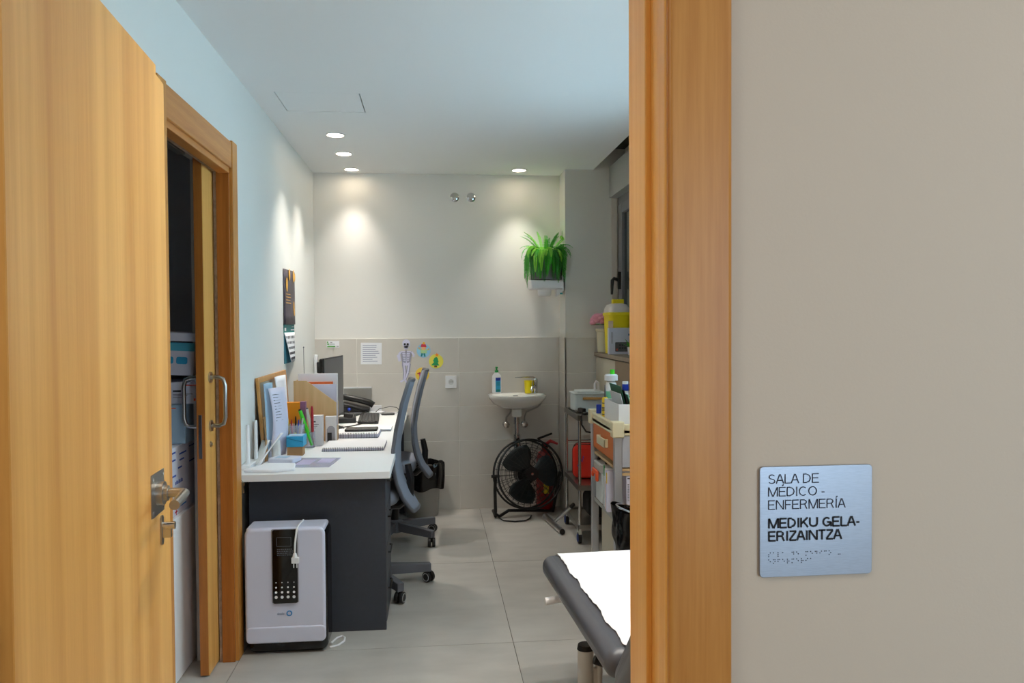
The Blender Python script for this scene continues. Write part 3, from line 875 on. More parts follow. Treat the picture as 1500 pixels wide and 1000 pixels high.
# ---- floor fan
fn = thing('floor_fan', (.69, 5.86, 0), 'black round floor fan with wire guard under the basin', 'fan')
FC = Vector((.70, 5.84, .322)); FR = .255
FM = Matrix.Rotation(R_(14), 3, 'Z') @ Matrix.Rotation(R_(-10), 3, 'X')
def fpt(r, a, d): return FC + FM @ Vector((r * math.cos(a), d, r * math.sin(a)))
def circ(r, d, n=40): return [fpt(r, 2 * math.pi * i / n, d) for i in range(n)]
MB().tube(circ(FR, -.05, 48), .008, closed=True).tube(circ(FR, .06, 48), .008, closed=True).build('outer_ring', FANBLK, fn)
gd = MB()
for k in range(1, 6):
    r = .05 + k * .036
    gd.tube(circ(r, -.075 + .02 * (r / FR) ** 2, 36), .0017, n=5, closed=True)
for k in range(30):
    a = 2 * math.pi * k / 30
    gd.tube([fpt(.045, a, -.082), fpt(.15, a, -.078), fpt(.225, a, -.066), fpt(FR, a, -.05)], .0016, n=5)
gd.build('front_guard', FANBLK, fn)
gd = MB()
for k in range(1, 6):
    r = .05 + k * .036
    gd.tube(circ(r, .085 - .02 * (r / FR) ** 2, 36), .0017, n=5, closed=True)
for k in range(30):
    a = 2 * math.pi * k / 30
    gd.tube([fpt(.05, a, .09), fpt(.15, a, .086), fpt(FR, a, .06)], .0016, n=5)
gd.build('rear_guard', FANBLK, fn)
hb = MB().cyl(fpt(0, 0, -.083), fpt(0, 0, -.088), .05, n=24).build('guard_badge', FANBLK, fn)
MB().cyl(fpt(0, 0, -.088), fpt(0, 0, -.091), .010, n=14).build('badge_centre', CHROME, hb)
MB().cyl(fpt(0, 0, .03), fpt(0, 0, .16), .075, .062, n=20).cyl(fpt(0, 0, -.05), fpt(0, 0, .03), .04, n=18).build('motor', FANBLK, fn)
for k in range(3):
    a0 = R_(125 + 120 * k)
    MB().grid(lambda u, v: fpt(.04 + .18 * u, a0 + (v - .5) * (1.0 + .5 * math.sin(u * 3)), -.02 + .05 * (v - .5)), 8, 8).build('blade', mat('blade_dark', (24, 34, 38), .35), fn, solid=.003)
st = MB()
L_ = fpt(-FR - .005, 0, 0); R__ = fpt(FR + .005, 0, 0)
fl, frr = Vector((.448, 5.80, .016)), Vector((.90, 5.93, .016))
st.tube([L_, L_.lerp(fl, .35) + Vector((-.004, 0, 0)), L_.lerp(fl, .85), fl + Vector((.0, 0, .02)), fl + Vector((.03, .01, 0)), Vector((.55, 5.845, .05)), Vector((.66, 5.875, .04)), Vector((.80, 5.905, .03)), frr, frr.lerp(R__, .5), R__], .0125, n=10)
st.tube([fl + Vector((0, 0, .005)), fl + Vector((-.002, .20, -.002))], .0125)
st.tube([frr, frr + Vector((0, .15, 0))], .0125)
st.build('stand', FANBLK, fn)
MB().cyl(L_ + Vector((-.03, 0, 0)), L_ + Vector((.03, .008, 0)), .012, n=12).build('pivot_knob', FANBLK, fn)
tag(MB().tube([(.47, 5.80, .01), (.50, 5.72, .006), (.58, 5.68, .006), (.66, 5.70, .006), (.70, 5.76, .006), (.72, 5.84, .006)], .005).build('fan_cable', FANBLK, fn))
fe = thing('fire_extinguisher', (.855, 6.045, 0), 'red fire extinguisher standing on the floor behind the fan', 'fire extinguisher')
MB().lathe([(.062, .001), (.068, .01), (.068, .40), (.05, .45), (.024, .47), (.022, .49)], (.855, 6.045, 0), 24).build('cylinder', RED, fe)
MB().box(.835, .875, 5.9735, 5.978, .14, .23).build('label', YELLOWB, fe)
MB().obox((.855, 6.045, .505), (.045, .03, .04)).tube([(.845, 6.045, .52), (.80, 6.02, .56), (.90, 5.97, .605)], [.008, .01, .008]).build('valve_head', MATTBLACK, fe)
MB().tube([(.85, 6.02, .51), (.89, 5.985, .545), (.945, 5.965, .525)], [.012, .014, .008]).build('squeeze_lever', mat('lever_red', (170, 26, 34), .4), fe)

# ---- chrome trolley
tr = thing('steel_trolley', (1.06, 5.31, 0), 'chrome three tier trolley on casters near the column', 'trolley')
X0, X1, Y0, Y1 = .948, 1.195, 5.07, 5.57
for x in (X0, X1):
    for y in (Y0, Y1):
        MB().cyl((x, y, .095), (x, y, .835), .0105, n=12).build('post', CHROME, tr)
        k = MB().cyl((x, y, .085), (x, y, .10), .017, n=14).box(x - .010, x + .010, y - .018, y + .018, .066, .088).build('caster', mat('caster_cap', (200, 198, 192), .5), tr)
        MB().cyl((x - .012, y + .015, .037), (x + .012, y + .015, .037), .0365, n=24).build('wheel', BLACK, k, bevel=.004)
        MB().tube([Vector((x - .0125, y + .015, .037)) + Vector((0, math.cos(2 * math.pi * q / 20), math.sin(2 * math.pi * q / 20))) * .024 for q in range(20)], .0035, n=6, closed=True).build('wheel_ring', mat('caster_blue', (36, 62, 130), .4), k)
for z, nm in ((.835, 'top_tray'), (.375, 'middle_tray'), (.112, 'bottom_tray')):
    t_ = MB()
    t_.box(X0 - .004, X1 + .004, Y0 - .004, Y1 + .004, z - .004, z)
    t_.box(X0 - .014, X0 - .010, Y0 - .014, Y1 + .014, z - .022, z + .014).box(X1 + .010, X1 + .014, Y0 - .014, Y1 + .014, z - .022, z + .014)
    t_.box(X0 - .014, X1 + .014, Y0 - .014, Y0 - .010, z - .022, z + .014).box(X0 - .014, X1 + .014, Y1 + .010, Y1 + .014, z - .022, z + .014)
    t_.build(nm, STEEL, tr, smooth=0)
MB().tube([(X0, Y1, .61), (X1, Y1, .61)], .005).tube([(X0, Y0, .61), (X0, Y0, .61001)], .005).build('rail', CHROME, tr)

# T shaped tube foot beside the trolley
tf = thing('tube_stand', (.85, 5.5, 0), 'chrome T shaped tube foot lying on the floor beside the trolley', 'stand')
MB().tube([(.812, 5.745, .022), (.868, 5.30, .022)], .021, n=14).build('foot_tube', mat('satin_chrome', (222, 222, 224), .3, 1.0), tf)
MB().tube([(.842, 5.52, .03), (.952, 5.42, .165)], .013, n=12).build('rising_tube', mat('satin_chrome', (222, 222, 224), .3, 1.0), tf)
MB().tube([(.950, 5.4218, .1625), (.968, 5.405, .185)], .014, n=12).cyl((.868, 5.302, .022), (.8682, 5.296, .022), .0195).build('end_cap', BLACK, tf)

# storage box and things on the trolley
sb = thing('lidded_box', (1.07, 5.40, .839), 'white lidded storage box with a tan handle on the trolley', 'box')
MB().prism(rrect(.215, .20, .02), Matrix.Translation((1.073, 5.43, .837)), .125).build('box_body', FROST, sb, bevel=.006)
MB().prism(rrect(.232, .218, .024), Matrix.Translation((1.073, 5.43, .960)), .010).prism(rrect(.17, .16, .02), Matrix.Translation((1.073, 5.43, .970)), .012).build('lid', FROST, sb, bevel=.003)
MB().box(1.02, 1.17, 5.315, 5.329, .925, .941).build('handle', mat('tan_handle', (206, 160, 90), .5), sb, bevel=.003)
MB().tube([(1.112, 5.36, .982), (1.112, 5.36, 1.03), (1.122, 5.36, 1.05), (1.135, 5.36, 1.04), (1.138, 5.36, .982)], .009).build('knob', WPLAS, sb)
bp_ = thing('stethoscope', (1.0, 5.15, .837), 'black tubing and metal clips lying on the trolley top', 'instrument')
MB().tube([(.954, 5.50, .847), (.955, 5.38, .847), (.975, 5.28, .850), (1.02, 5.20, .850), (1.10, 5.17, .851), (1.16, 5.12, .850), (1.10, 5.11, .853), (1.0, 5.14, .850), (.97, 5.10, .850), (.955, 5.045, .845), (.957, 5.038, .79), (.985, 5.032, .745), (1.04, 5.032, .735), (1.10, 5.034, .75)], .006, n=8).build('tube', BLACK, bp_)
MB().cyl((.975, 5.295, .8365), (.975, 5.295, .860), .018, n=16).build('chest_piece', STEEL, bp_)
MB().obox((1.035, 5.13, .850), (.10, .055, .022), (0, 0, .15)).obox((1.0, 5.26, .858), (.03, .07, .035), (0, 0, .3)).build('grip', BLACK, bp_, bevel=.006)
MB().box(1.06, 1.15, 5.085, 5.105, .838, .846).build('clip', CHROME, bp_)
rb = thing('red_bag', (1.03, 5.42, .378), 'red first aid bag with black piping on the middle trolley tray', 'bag')
tM = Matrix.Translation((1.024, 5.33, .4935)) @ Matrix.Rotation(R_(-14), 4, 'Z') @ facing((0, 0, 0), '-y')
MB().prism(rrect(.155, .23, .045, 6), tM, -.17).build('bag_body', REDBAG, rb, bevel=.022, seg=4)
for dz_ in (-.045, -.125):
    MB().tube([tM @ Vector((a * 1.012, b * 1.008, dz_)) for a, b in rrect(.155, .23, .045, 6)], .004, n=6, closed=True).build('piping', MATTBLACK, rb)
MB().tube([tM @ Vector((a - .02, b, .001)) for a, b in ((-.02, -.03), (.0, .02), (-.012, .05), (.012, .0), (.02, .04))], .004, n=6).build('emblem', BLUE, rb)
bk = thing('black_pouch', (1.1, 5.35, .134), 'black equipment bag on the lowest trolley tray', 'bag')
MB().prism(rrect(.15, .15, .04, 5), Matrix.Translation((1.11, 5.20, .208)) @ facing((0, 0, 0), '-y'), -.25).build('bag_body', MATTBLACK, bk, bevel=.025, seg=3)
MB().tube([(1.06, 5.25, .28), (1.075, 5.22, .33), (1.12, 5.22, .335), (1.15, 5.25, .28)], .008).build('strap', MATTBLACK, bk)

# ================================================================== CART, COUCH, FERN, SILL
ct = thing('medical_cart', (1.04, 4.1, 0), 'metal framed cart with cream top and orange drawer', 'cart')
CX0, CX1, CY0, CY1 = .886, 1.20, 3.80, 4.40
for x in (CX0 + .02, CX1 - .02):
    for y in (CY0 + .02, CY1 - .02):
        MB().box(x - .019, x + .019, y - .019, y + .019, .06, .892).build('post', mat('alu_post', (190, 192, 198), .38, .6), ct, bevel=.003, smooth=0)
        w_ = MB().cyl((x - .012, y, .03), (x + .012, y, .03), .03, n=18).box(x - .016, x + .016, y - .016, y + .016, .045, .07).build('caster', BLACK, ct)
tpm = MB()
tpm.box(CX0, CX1, CY0, CY1, .900, .925)
tpm.box(CX0, CX0 + .022, CY0, CY1, .892, .950).box(CX1 - .022, CX1, CY0, CY1, .892, .950).box(CX0, CX1, CY0, CY0 + .022, .892, .950).box(CX0, CX1, CY1 - .022, CY1, .892, .950)
for x in (CX0 + .018, CX1 - .018):
    for y in (CY0 + .018, CY1 - .018):
        tpm.box(x - .030, x + .030, y - .030, y + .030, .884, .964)
tpm.build('cart_top', CREAM, ct, bevel=.006, seg=3)
dr = MB().box(CX0 + .008, CX0 + .024, CY0 + .042, CY1 - .042, .755, .890).build('drawer', ORANGE, ct, bevel=.003, smooth=0)
MB().box(CX0 - .014, CX0 - .004, 3.98, 4.17, .805, .850).box(CX0 - .014, CX0 + .009, 3.98, 3.99, .805, .850).box(CX0 - .014, CX0 + .009, 4.16, 4.17, .805, .850).build('drawer_handle', CREAM, dr, bevel=.003)
MB().box(CX0 + .03, CX1 - .03, CY0 + .05, CY1 - .05, .765, .885).build('drawer_box', BEIGE, ct, smooth=0)
MB().box(CX0 + .04, CX1 - .02, CY0 + .006, CY0 + .016, .735, .890).build('front_panel', mat('grey_front', (186, 188, 196), .45), ct, smooth=0)
MB().box(CX0 + .015, CX1, CY0 + .01, CY1 - .01, .715, .728).build('shelf', W_BEECH, ct, smooth=0)
MB().box(CX0 + .012, CX1, CY0 + .008, CY1 - .008, .450, .470).build('shelf', mat('shelf_grey', (168, 166, 160), .5), ct, smooth=0)
MB().box(CX0 + .012, CX1, CY0 + .008, CY1 - .008, .11, .13).build('shelf', mat('shelf_grey', (168, 166, 160), .5), ct, smooth=0)
MB().box(CX1 - .03, CX1 - .02, CY0 + .04, CY1 - .04, .13, .89).build('back_panel', BEIGE, ct, smooth=0)
MB().box(CX0 + .04, CX1 - .02, CY0 + .004, CY0 + .014, .694, .707).build('front_strip', W_BEECH, ct, smooth=0)

# contents of the cart
bx = thing('clear_caddy', (.95, 4.26, .47), 'clear plastic caddy with an orange latch on the cart shelf', 'box')
MB().lathe([(.060, .001), (.075, .15)], (0, 0, 0), 4) and None
m = MB().prism(rrect(.11, .18, .02), Matrix.Translation((.955, 4.245, .471)), .17)
m.build('caddy_body', FROST, bx, bevel=.006)
MB().prism(rrect(.125, .19, .02), Matrix.Translation((.950, 4.245, .642)), .045).build('caddy_lid', mat('smoke_lid', (196, 192, 186), .3), bx, bevel=.008)
MB().obox((.884, 4.26, .632), (.014, .13, .028)).obox((.880, 4.20, .612), (.014, .04, .045)).obox((.880, 4.31, .612), (.014, .03, .03)).build('latch', CORAL, bx, bevel=.006)
MB().tube([(.915, 4.32, .688), (.92, 4.30, .715), (.925, 4.20, .712), (.93, 4.17, .688)], .009).build('carry_handle', BLACK, bx)
pos = [(.012, CARTON, None), (.034, WHITE, ORANGE), (.028, PAPERL, YELLOWB)]
y = 4.13
labs = ['white binder next to the clear caddy in the cart', 'white binder with orange spine edge in the cart', 'thin pale folder with yellow tab nearest the front post of the cart']
for i, (th_, mm, sp_) in enumerate(((.055, PAPERG, None), (.045, WHITE, ORANGE), (.040, PAPERL, YELLOWB))):
    y0 = y - th_ - .002
    b = thing('ring_binder', (1.0, y0, .471), labs[i], 'binder', 'binders on the cart shelf')
    MB().box(.900 - .006 * i, 1.13, y0, y, .4715, .685 - .0 * i).build('cover', mm, b, bevel=.002, smooth=0)
    if sp_: MB().box(.8985 - .006 * i, .9015 - .006 * i, y0 + .002, y0 + .022, .474 if i == 1 else .62, .62 if i == 1 else .675).build('spine_label', sp_, b, smooth=0)
    else: MB().box(.897, .9, y0 + .015, y0 + .035, .64, .695).build('tab', GREEN, b, smooth=0)
    y = y0 - .004
sheet = tag(MB().box(.945, 1.17, CY0 - .0005, CY0 + .0035, .538, .690).build('printed_sheet', PAPERL, loc=(1.05, CY0, .48), smooth=0), 'white printed sheet on the front of the cart', 'sheet')
g = MB()
g.box(.950, 1.0, CY0 - .0012, CY0 - .0006, 0.678, 0.683)
for k in range(11):
    g.box(.951, .958, CY0 - .0012, CY0 - .0006, 0.649 - k * .008, 0.652 - k * .008).box(.982, .982 + rnd.uniform(.004, .016), CY0 - .0012, CY0 - .0006, 0.649 - k * .008, 0.652 - k * .008)
g.box(.950, .960, CY0 - .0012, CY0 - .0006, 0.536, 0.548)
g.build('print', GREYINK, sheet, smooth=0)
tag(MB().box(.94, 1.18, CY0 - .004, CY0 + .002, .498, .5375).build('red_strip', mat('red_strip', (232, 96, 84), .5), loc=(1.05, CY0, .44), smooth=0), 'red plastic strip under the printed sheet on the cart', 'strip')
tag(MB().box(.93, 1.15, 3.86, 4.31, .1305, .43).build('white_carton', BEIGE, loc=(1.04, 4.08, .13), bevel=.004, smooth=0), 'beige carton on the lowest cart shelf', 'box')
MB().box(.9295, .9298, 3.88, 3.90, .34, .35)
lb_ = thing('cart_bag', (1.02, 3.70, .2), 'black bin liner hanging from a metal ring on the cart front', 'bin bag')
def lin2(u, v):
    a = 2 * math.pi * v
    r = .112 + .010 * math.sin(5 * a + 4 * u) - .035 * max(0, u - .45) * 1.6
    k = 1 + (.02 + .05 * u) * math.sin(11 * a + 7 * u) + .03 * math.sin(23 * a - 13 * u) * math.sin(9 * u + 2 * a) + .04 * math.sin(5 * a + 15 * u)
    return Vector((.965 + r * k * math.cos(a), 3.672 + r * k * math.sin(a) * .95, .548 - .34 * u + .012 * math.sin(3 * a) - .030 * math.cos(a)))
MB().grid(lin2, 22, 72).build('liner', BAG, lb_, smooth=70)
MB().tube([(.965 + .100 * math.cos(2 * math.pi * k / 28), 3.672 + .095 * math.sin(2 * math.pi * k / 28), .547 - .030 * math.cos(2 * math.pi * k / 28)) for k in range(28)], .006, closed=True).tube([(.965, 3.767, .547), (.965, 3.80, .547)], .006).build('ring', CHROME, lb_)

# on the cart top
og = thing('white_organizer', (.99, 3.98, .926), 'white open organizer bin on the cart top', 'organizer')
m = MB()
ox0, ox1, oy0, oy1, oz0, oz1 = .915, 1.14, 3.835, 4.16, .9265, 1.045
m.box(ox0, ox1, oy0, oy1, oz0, oz0 + .004).box(ox0, ox0 + .004, oy0, oy1, oz0, oz1).box(ox1 - .004, ox1, oy0, oy1, oz0, oz1).box(ox0, ox1, oy0, oy0 + .004, oz0, oz1).box(ox0, ox1, oy1 - .004, oy1, oz0, oz1)
m.build('bin_body', WPLAS, og, bevel=.002, smooth=0)
def leaning(name, mtl, lab, x, y, w_, h_, lean, thick, grp=None, cat='folder'):
    """a card standing along y whose top leans towards the room"""
    o = MB().obox((0, 0, h_ / 2), (thick, w_, h_)).build(name, mtl, loc=(0, 0, 0), bevel=.0005, seg=1, smooth=0)
    o.location = (x, y, oz0 + .0065); o.rotation_euler = (0, -lean, 0)
    return tag(o, lab, cat, grp)
for mtl, x, yy, w_, ln, h_, lab in ((PAPERG, .975, 4.0, .24, .24, .165, 'grey folder leaning leftmost in the white organizer'), (DKGREEN, .992, 4.02, .25, .26, .205, 'tallest dark green folder in the white organizer'), (MATTBLACK, 1.005, 4.0, .24, .28, .185, 'black folder behind the tall green one in the organizer'),
                          (mat('mint_card', (120, 190, 160), .6), 1.020, 3.98, .22, .30, .165, 'mint green card in the middle of the white organizer'), (PAPER, 1.035, 3.99, .23, .36, .15, 'white card leaning beside the mint one in the organizer'), (GREEN, 1.052, 3.97, .20, .42, .125, 'low bright green card in the white organizer'), (PAPER, 1.075, 3.96, .20, .55, .13, 'white card leaning rightmost in the white organizer')):
    leaning('leaning_folder', mtl, lab, x, yy, w_, h_, ln, .004, 'folders in the white organizer')
b = thing('spray_bottle', (.975, 4.26, .926), 'white bottle with a lime green cap behind the organizer', 'bottle')
MB().lathe([(.03, .001), (.034, .01), (.034, .17), (.026, .20), (.020, .205), (.020, .215)], (.975, 4.26, .9255), 22).build('bottle_body', WPLAS, b)
MB().lathe([(.037, 0), (.037, .028), (.03, .034)], (.975, 4.26, 1.135), 22).build('collar', WPLAS, b)
MB().cyl((.982, 4.26, 1.169), (.982, 4.26, 1.195), .013, n=16).build('cap', LIME, b)
MB().lathe([(.0345, .06), (.0347, .061), (.0347, .15), (.0345, .151)], (.975, 4.26, .9255), 22).build('label', mat('mint_label', (120, 200, 160), .5), b)
b = thing('glue_bottle', (.915, 4.27, .926), 'slim yellow bottle with pointed nozzle on the cart edge', 'bottle')
MB().lathe([(.015, .001), (.017, .006), (.017, .115), (.010, .125)], (.925, 4.19, .9255), 18).build('bottle_body', YELLOWB, b)
MB().lathe([(.007, .12), (.004, .16), (.002, .19)], (.925, 4.19, .9255), 12).build('nozzle', CHGREY, b)
g = MB()
for k, z in enumerate((.03, .05, .058, .066, .09)): g.lathe([(.0172, z), (.0174, z + .0005), (.0174, z + .004), (.0172, z + .0045)], (.925, 4.19, .9255), 18)
g.build('label_print', GREYINK, b)
tag(MB().lathe([(.013, .001), (.014, .004), (.014, .05), (.0001, .052)], (.908, 4.275, .9505), 16).build('blue_bottle', BLUE, loc=(.908, 4.275, .9505)), 'small blue bottle behind the yellow bottle on the cart corner', 'bottle')
for i, (x, lab) in enumerate(((1.045, 'white tube with blue bands standing behind the organizer, left of two'), (1.085, 'white tube with blue bands standing behind the organizer, right of two'))):
    t = thing('ointment_tube', (x, 4.22, .926), lab, 'tube', 'tubes on the cart')
    MB().lathe([(.014, .0), (.014, .025)], (x, 4.22, .926), 16).build('tube_cap', WPLAS, t)
    MB().lathe([(.017, .025), (.018, .04), (.018, .11), (.017, .16), (.016, .205)], (x, 4.22, .926), 18).build('tube_body', WPLAS, t)
    MB().lathe([(.0183, .10), (.0185, .101), (.0184, .122), (.0182, .123)], (x, 4.22, .926), 18).lathe([(.0178, .155), (.0180, .156), (.0174, .19), (.0171, .191)], (x, 4.22, .926), 18).build('tube_band', BLUE, t)

# ---- examination couch
Oc = Vector((.412, 3.035, 0)); du = Vector((.0575, -.9983, 0)); dv = Vector((.9983, .0575, 0))
CM = Matrix(((du.x, dv.x, 0, Oc.x), (du.y, dv.y, 0, Oc.y), (0, 0, 1, 0), (0, 0, 0, 1)))
cu_ = thing('examination_couch', (.7, 2.6, 0), 'dark grey padded examination couch with raised backrest', 'couch')
MB().box(.0, .945, 0, .63, .462, .548, CM).build('leg_cushion', VINYL, cu_, bevel=.038, seg=6, smooth=60)
BM_ = CM @ Matrix.Translation((1.032, 0, .452)) @ Matrix.Rotation(R_(-48), 4, 'Y')
MB().box(.0, .72, 0, .63, .0, .09, BM_).build('backrest_cushion', VINYL, cu_, bevel=.038, seg=6, smooth=60)
m = MB()
for v in (.12, .50):
    m.box(.06, 1.25, v, v + .035, .425, .460, CM)
for u in (.10, .80, 1.2): m.box(u, u + .035, .12, .535, .425, .460, CM)
m.build('bed_frame', mat('cream_steel', (206, 200, 190), .4), cu_, bevel=.003, smooth=0)
for u, v in ((.17, .135), (.17, .49), (1.15, .135), (1.15, .49)):
    a = CM @ Vector((u, v, 0))
    k = MB().cyl((a.x, a.y, .0), (a.x, a.y, .232), .030, n=24).build('leg', mat('cream_steel', (206, 200, 190), .4), cu_)
    MB().cyl((a.x, a.y, .232), (a.x, a.y, .25), .032, .028, n=24).build('leg_cap', BLACK, k)
    MB().cyl((a.x + .05, a.y, .10), (a.x + .05, a.y, .43), .014, n=14).box(a.x + .02, a.x + .055, a.y - .012, a.y + .012, .10, .16).build('leg_tube', mat('cream_steel', (206, 200, 190), .4), k)
a = CM @ Vector((.18, -.02, .425)); b_ = CM @ Vector((.18, .16, .44))
MB().tube([a, b_], .0135, n=12).build('lever', WPLAS, cu_)
kp = CM @ Vector((.24, .17, .22))
MB().cyl((kp.x - .02, kp.y, kp.z), (kp.x + .03, kp.y, kp.z - .02), .016, n=14).build('clamp_knob', BLACK, cu_)
def pap(u, v):
    uu = -.012 + u * .945
    edge = .056 + .006 * abs(math.sin(uu * 13)) ** 3 + .0025 * math.sin(uu * 41)
    e2 = .585 + .008 * math.sin(uu * 21)
    vv = edge + (e2 - edge) * v
    z = .5525 + .0018 * math.sin(uu * 13 + v * 3) * math.sin(v * 9 + 1)
    if v < .02: z += .004 * math.sin(uu * 60) ** 2
    if uu < .03: z = .5525 - .6 * (.03 - uu) * (.03 - uu) / .03
    if uu > .915: z += (uu - .915) * .5
    return CM @ Vector((uu, vv, z))
tag(MB().grid(pap, 80, 24).build('couch_paper', COUCHP, loc=tuple(CM @ Vector((.45, .3, .55))), solid=.0012, smooth=60), 'white paper sheet spread over the couch', 'paper sheet')

# ---- fern on its bracket
br = thing('wall_bracket', (.87, 5.95, 1.65), 'white plastic bracket holding the fern pot on the column', 'bracket')
MB().prism([(-.135, 0), (.110, 0), (.110, .068), (-.140, .068)], facing((.870, 5.86, 1.712), '-y'), -.20).build('tray', WPLAS, br, bevel=.010, seg=3)
MB().lathe([(.046, 0), (.052, .012), (.054, .052)], (.846, 5.955, 1.662), 24).build('spout', WPLAS, br, bevel=.002)
MB().box(.972, .9855, 5.885, 6.03, 1.70, 1.815).prism([(0, 0), (.055, .045), (.055, .05), (0, .06)], facing((.930, 5.90, 1.655), '-y'), -.08).build('wall_plate', WPLAS, br, bevel=.006)
MB().box(.955, .975, 5.884, 5.887, 1.672, 1.684).build('badge', TEAL, br)
fern = thing('potted_fern', (.86, 5.955, 1.782), 'green trailing fern in a grey tapered pot high by the column', 'potted plant')
MB().lathe([(.110, .0), (.124, .004), (.119, .10), (.110, .19), (.104, .19), (.104, .165), (.0001, .165)], (.862, 5.958, 1.781), 36, sy=.80).build('pot', POTG, fern, smooth=50)
r2_ = random.Random(11)
def frond(az, el, L, droop, mtl, wid):
    b = MB(); n = 24
    pts = []; q = Vector((.86 + .04 * math.cos(az), 5.955 + .03 * math.sin(az), 1.965)); e = el
    step = L / n
    for i in range(n + 1):
        pts.append(q.copy())
        d = Vector((math.cos(az) * math.cos(e), math.sin(az) * math.cos(e), math.sin(e)))
        q = q + d * step
        if q.y > 6.135: q.y = 6.135
        if q.x > .982 and q.y > 5.87: q.x = .982
        e = max(e - droop * step * (1 + i * .04), R_(-88))
        az += r2_.uniform(-.03, .03)
    b.tube(pts, [.0018 * (1 - .7 * i / n) for i in range(n + 1)], n=4)
    for i in range(2, n):
        t = i / n
        d = (pts[i + 1] - pts[i - 1]).normalized()
        s_ = d.cross(Vector((0, 0, 1)))
        if s_.length < .2: s_ = Vector((-math.sin(az), math.cos(az), 0))
        s_.normalize()
        up_ = s_.cross(d).normalized()
        ll = wid * math.sin(math.pi * (.12 + .86 * t)) ** .7
        for sg_ in (-1, 1):
            for h_ in (0, .5):
                base = pts[i].lerp(pts[i + 1], h_)
                tip = base + s_ * sg_ * ll + d * ll * .45 - up_ * ll * (.25 + r2_.uniform(-.25, .25))
                mid = base.lerp(tip, .5)
                wv = d * step * .24
                k = len(b.v)
                b.v += [base, mid + wv + up_ * ll * .1, tip, mid - wv + up_ * ll * .1]
                b.f.append((k, k + 1, k + 2, k + 3))
    for q in b.v:
        if q.y > 6.144: q.y = 6.144
    b.build('frond', mtl, fern, smooth=0)
for i in range(105):
    az = R_(i * 137.5) + r2_.uniform(-.2, .2)
    if math.sin(az) > .55 and r2_.random() < .5: az = -az
    k = r2_.random()
    if k < .12: frond(az, R_(r2_.uniform(62, 82)), r2_.uniform(.17, .25), r2_.uniform(1.5, 4), r2_.choice((LEAFY, LEAF)), .017)
    elif k < .32: frond(az, R_(r2_.uniform(50, 70)), r2_.uniform(.20, .27), r2_.uniform(6, 10), r2_.choice((LEAFY, LEAF, LEAFY)), .020)
    else: frond(az, R_(r2_.uniform(52, 78)), r2_.uniform(.26, .385), r2_.uniform(11.5, 16), r2_.choice((LEAF, LEAF, LEAFY, LEAFD)), .021)

# ---- things on the window sill
SZ = 1.2325
fp = thing('flower_pot', (1.265, 5.79, SZ), 'cream pot with a pink artificial flower on the sill', 'potted plant')
MB().lathe([(.040, 0.0005), (.043, .004), (.052, .155), (.060, .160), (.060, .178), (.050, .178), (.048, .15), (.0001, .15)], (1.268, 5.795, SZ), 24).build('pot', mat('cream_pot', (226, 218, 190), .5), fp)
pt = MB()
for k in range(26):
    a = k * 2.4; r = .012 + .05 * math.sqrt(k / 26)
    zc = SZ + .275 - .055 * (k / 26) ** 1.5
    pt.ball((1.240 + r * math.cos(a), 5.775 + r * math.sin(a) * .7, zc), .026, 6, (1, 1, .72))
pt.build('flower_head', PINK, fp, smooth=80)
for k in range(7):
    a = k * .9 + .3
    c0 = Vector((1.236, 5.725, SZ + .205)); d = Vector((math.cos(a), math.sin(a) * .9 - .2, .15)).normalized()
    s_ = d.cross(Vector((0, 0, 1))).normalized() * .013
    MB().add([c0, c0 + d * .035 + s_, c0 + d * .075 + Vector((0, 0, -.01)), c0 + d * .035 - s_], [(0, 1, 2, 3)]).build('leaf', LEAFD, fp, smooth=0, solid=.001)
sc_ = thing('sharps_container', (1.31, 5.6, SZ), 'large yellow sharps container with a white domed lid on the sill', 'container')
m = MB()
rr_ = [rrect(.155 + .02 * t, .22 + .03 * t, .03, 5) for t in (0, 1)]
def loft(b, c, secs):
    n = len(secs[0][0]); k = len(b.v)
    for poly, z in secs:
        for p_ in poly: b.v.append(Vector((c[0] + p_[0], c[1] + p_[1], z)))
    for j in range(len(secs) - 1):
        for i in range(n):
            b.f.append((k + j * n + i, k + j * n + (i + 1) % n, k + (j + 1) * n + (i + 1) % n, k + (j + 1) * n + i))
    b.f.append(tuple(range(k, k + n))); b.f.append(tuple(range(k + (len(secs) - 1) * n, k + len(secs) * n)))
    return b
scx, scy = 1.318, 5.575
loft(m, (scx, scy), [(rrect(.135, .20, .03), SZ + .0005), (rrect(.152, .222, .032), SZ + .275)])
m.build('container_body', YELLOW, sc_, smooth=40)
loft(MB(), (scx, scy), [(rrect(.164, .236, .034), SZ + .272), (rrect(.168, .240, .036), SZ + .292), (rrect(.164, .236, .034), SZ + .296)]).build('rim', YELLOW, sc_, bevel=.003)
loft(MB(), (scx, scy), [(rrect(.156, .225, .034), SZ + .296), (rrect(.150, .215, .04), SZ + .325), (rrect(.122, .18, .045), SZ + .352), (rrect(.07, .12, .03), SZ + .360)]).build('domed_lid', mat('pale_lid', (232, 226, 222), .4), sc_, smooth=70)
MB().box(1.30, 1.38, scy + .03, scy + .09, SZ + .355, SZ + .392).build('lid_flap', YELLOW, sc_, bevel=.004)
lm = MB().obox((1.2475, scy - .114, SZ + .15), (.034, .003, .17), (R_(2), 0, 0)).build('label', mat('cream_label', (240, 214, 186), .6), sc_, smooth=0)
g = MB()
for k, (z, h_) in enumerate(((.225, .012), (.192, .006), (.18, .004), (.155, .003), (.148, .003), (.141, .003), (.12, .02), (.09, .006))):
    g.obox((1.248, scy - .1155 + (.225 - z) * .035, SZ + z), (.028, .002, h_), (R_(2), 0, 0))
g.build('label_print', mat('label_red', (206, 92, 84), .6), lm, smooth=0)
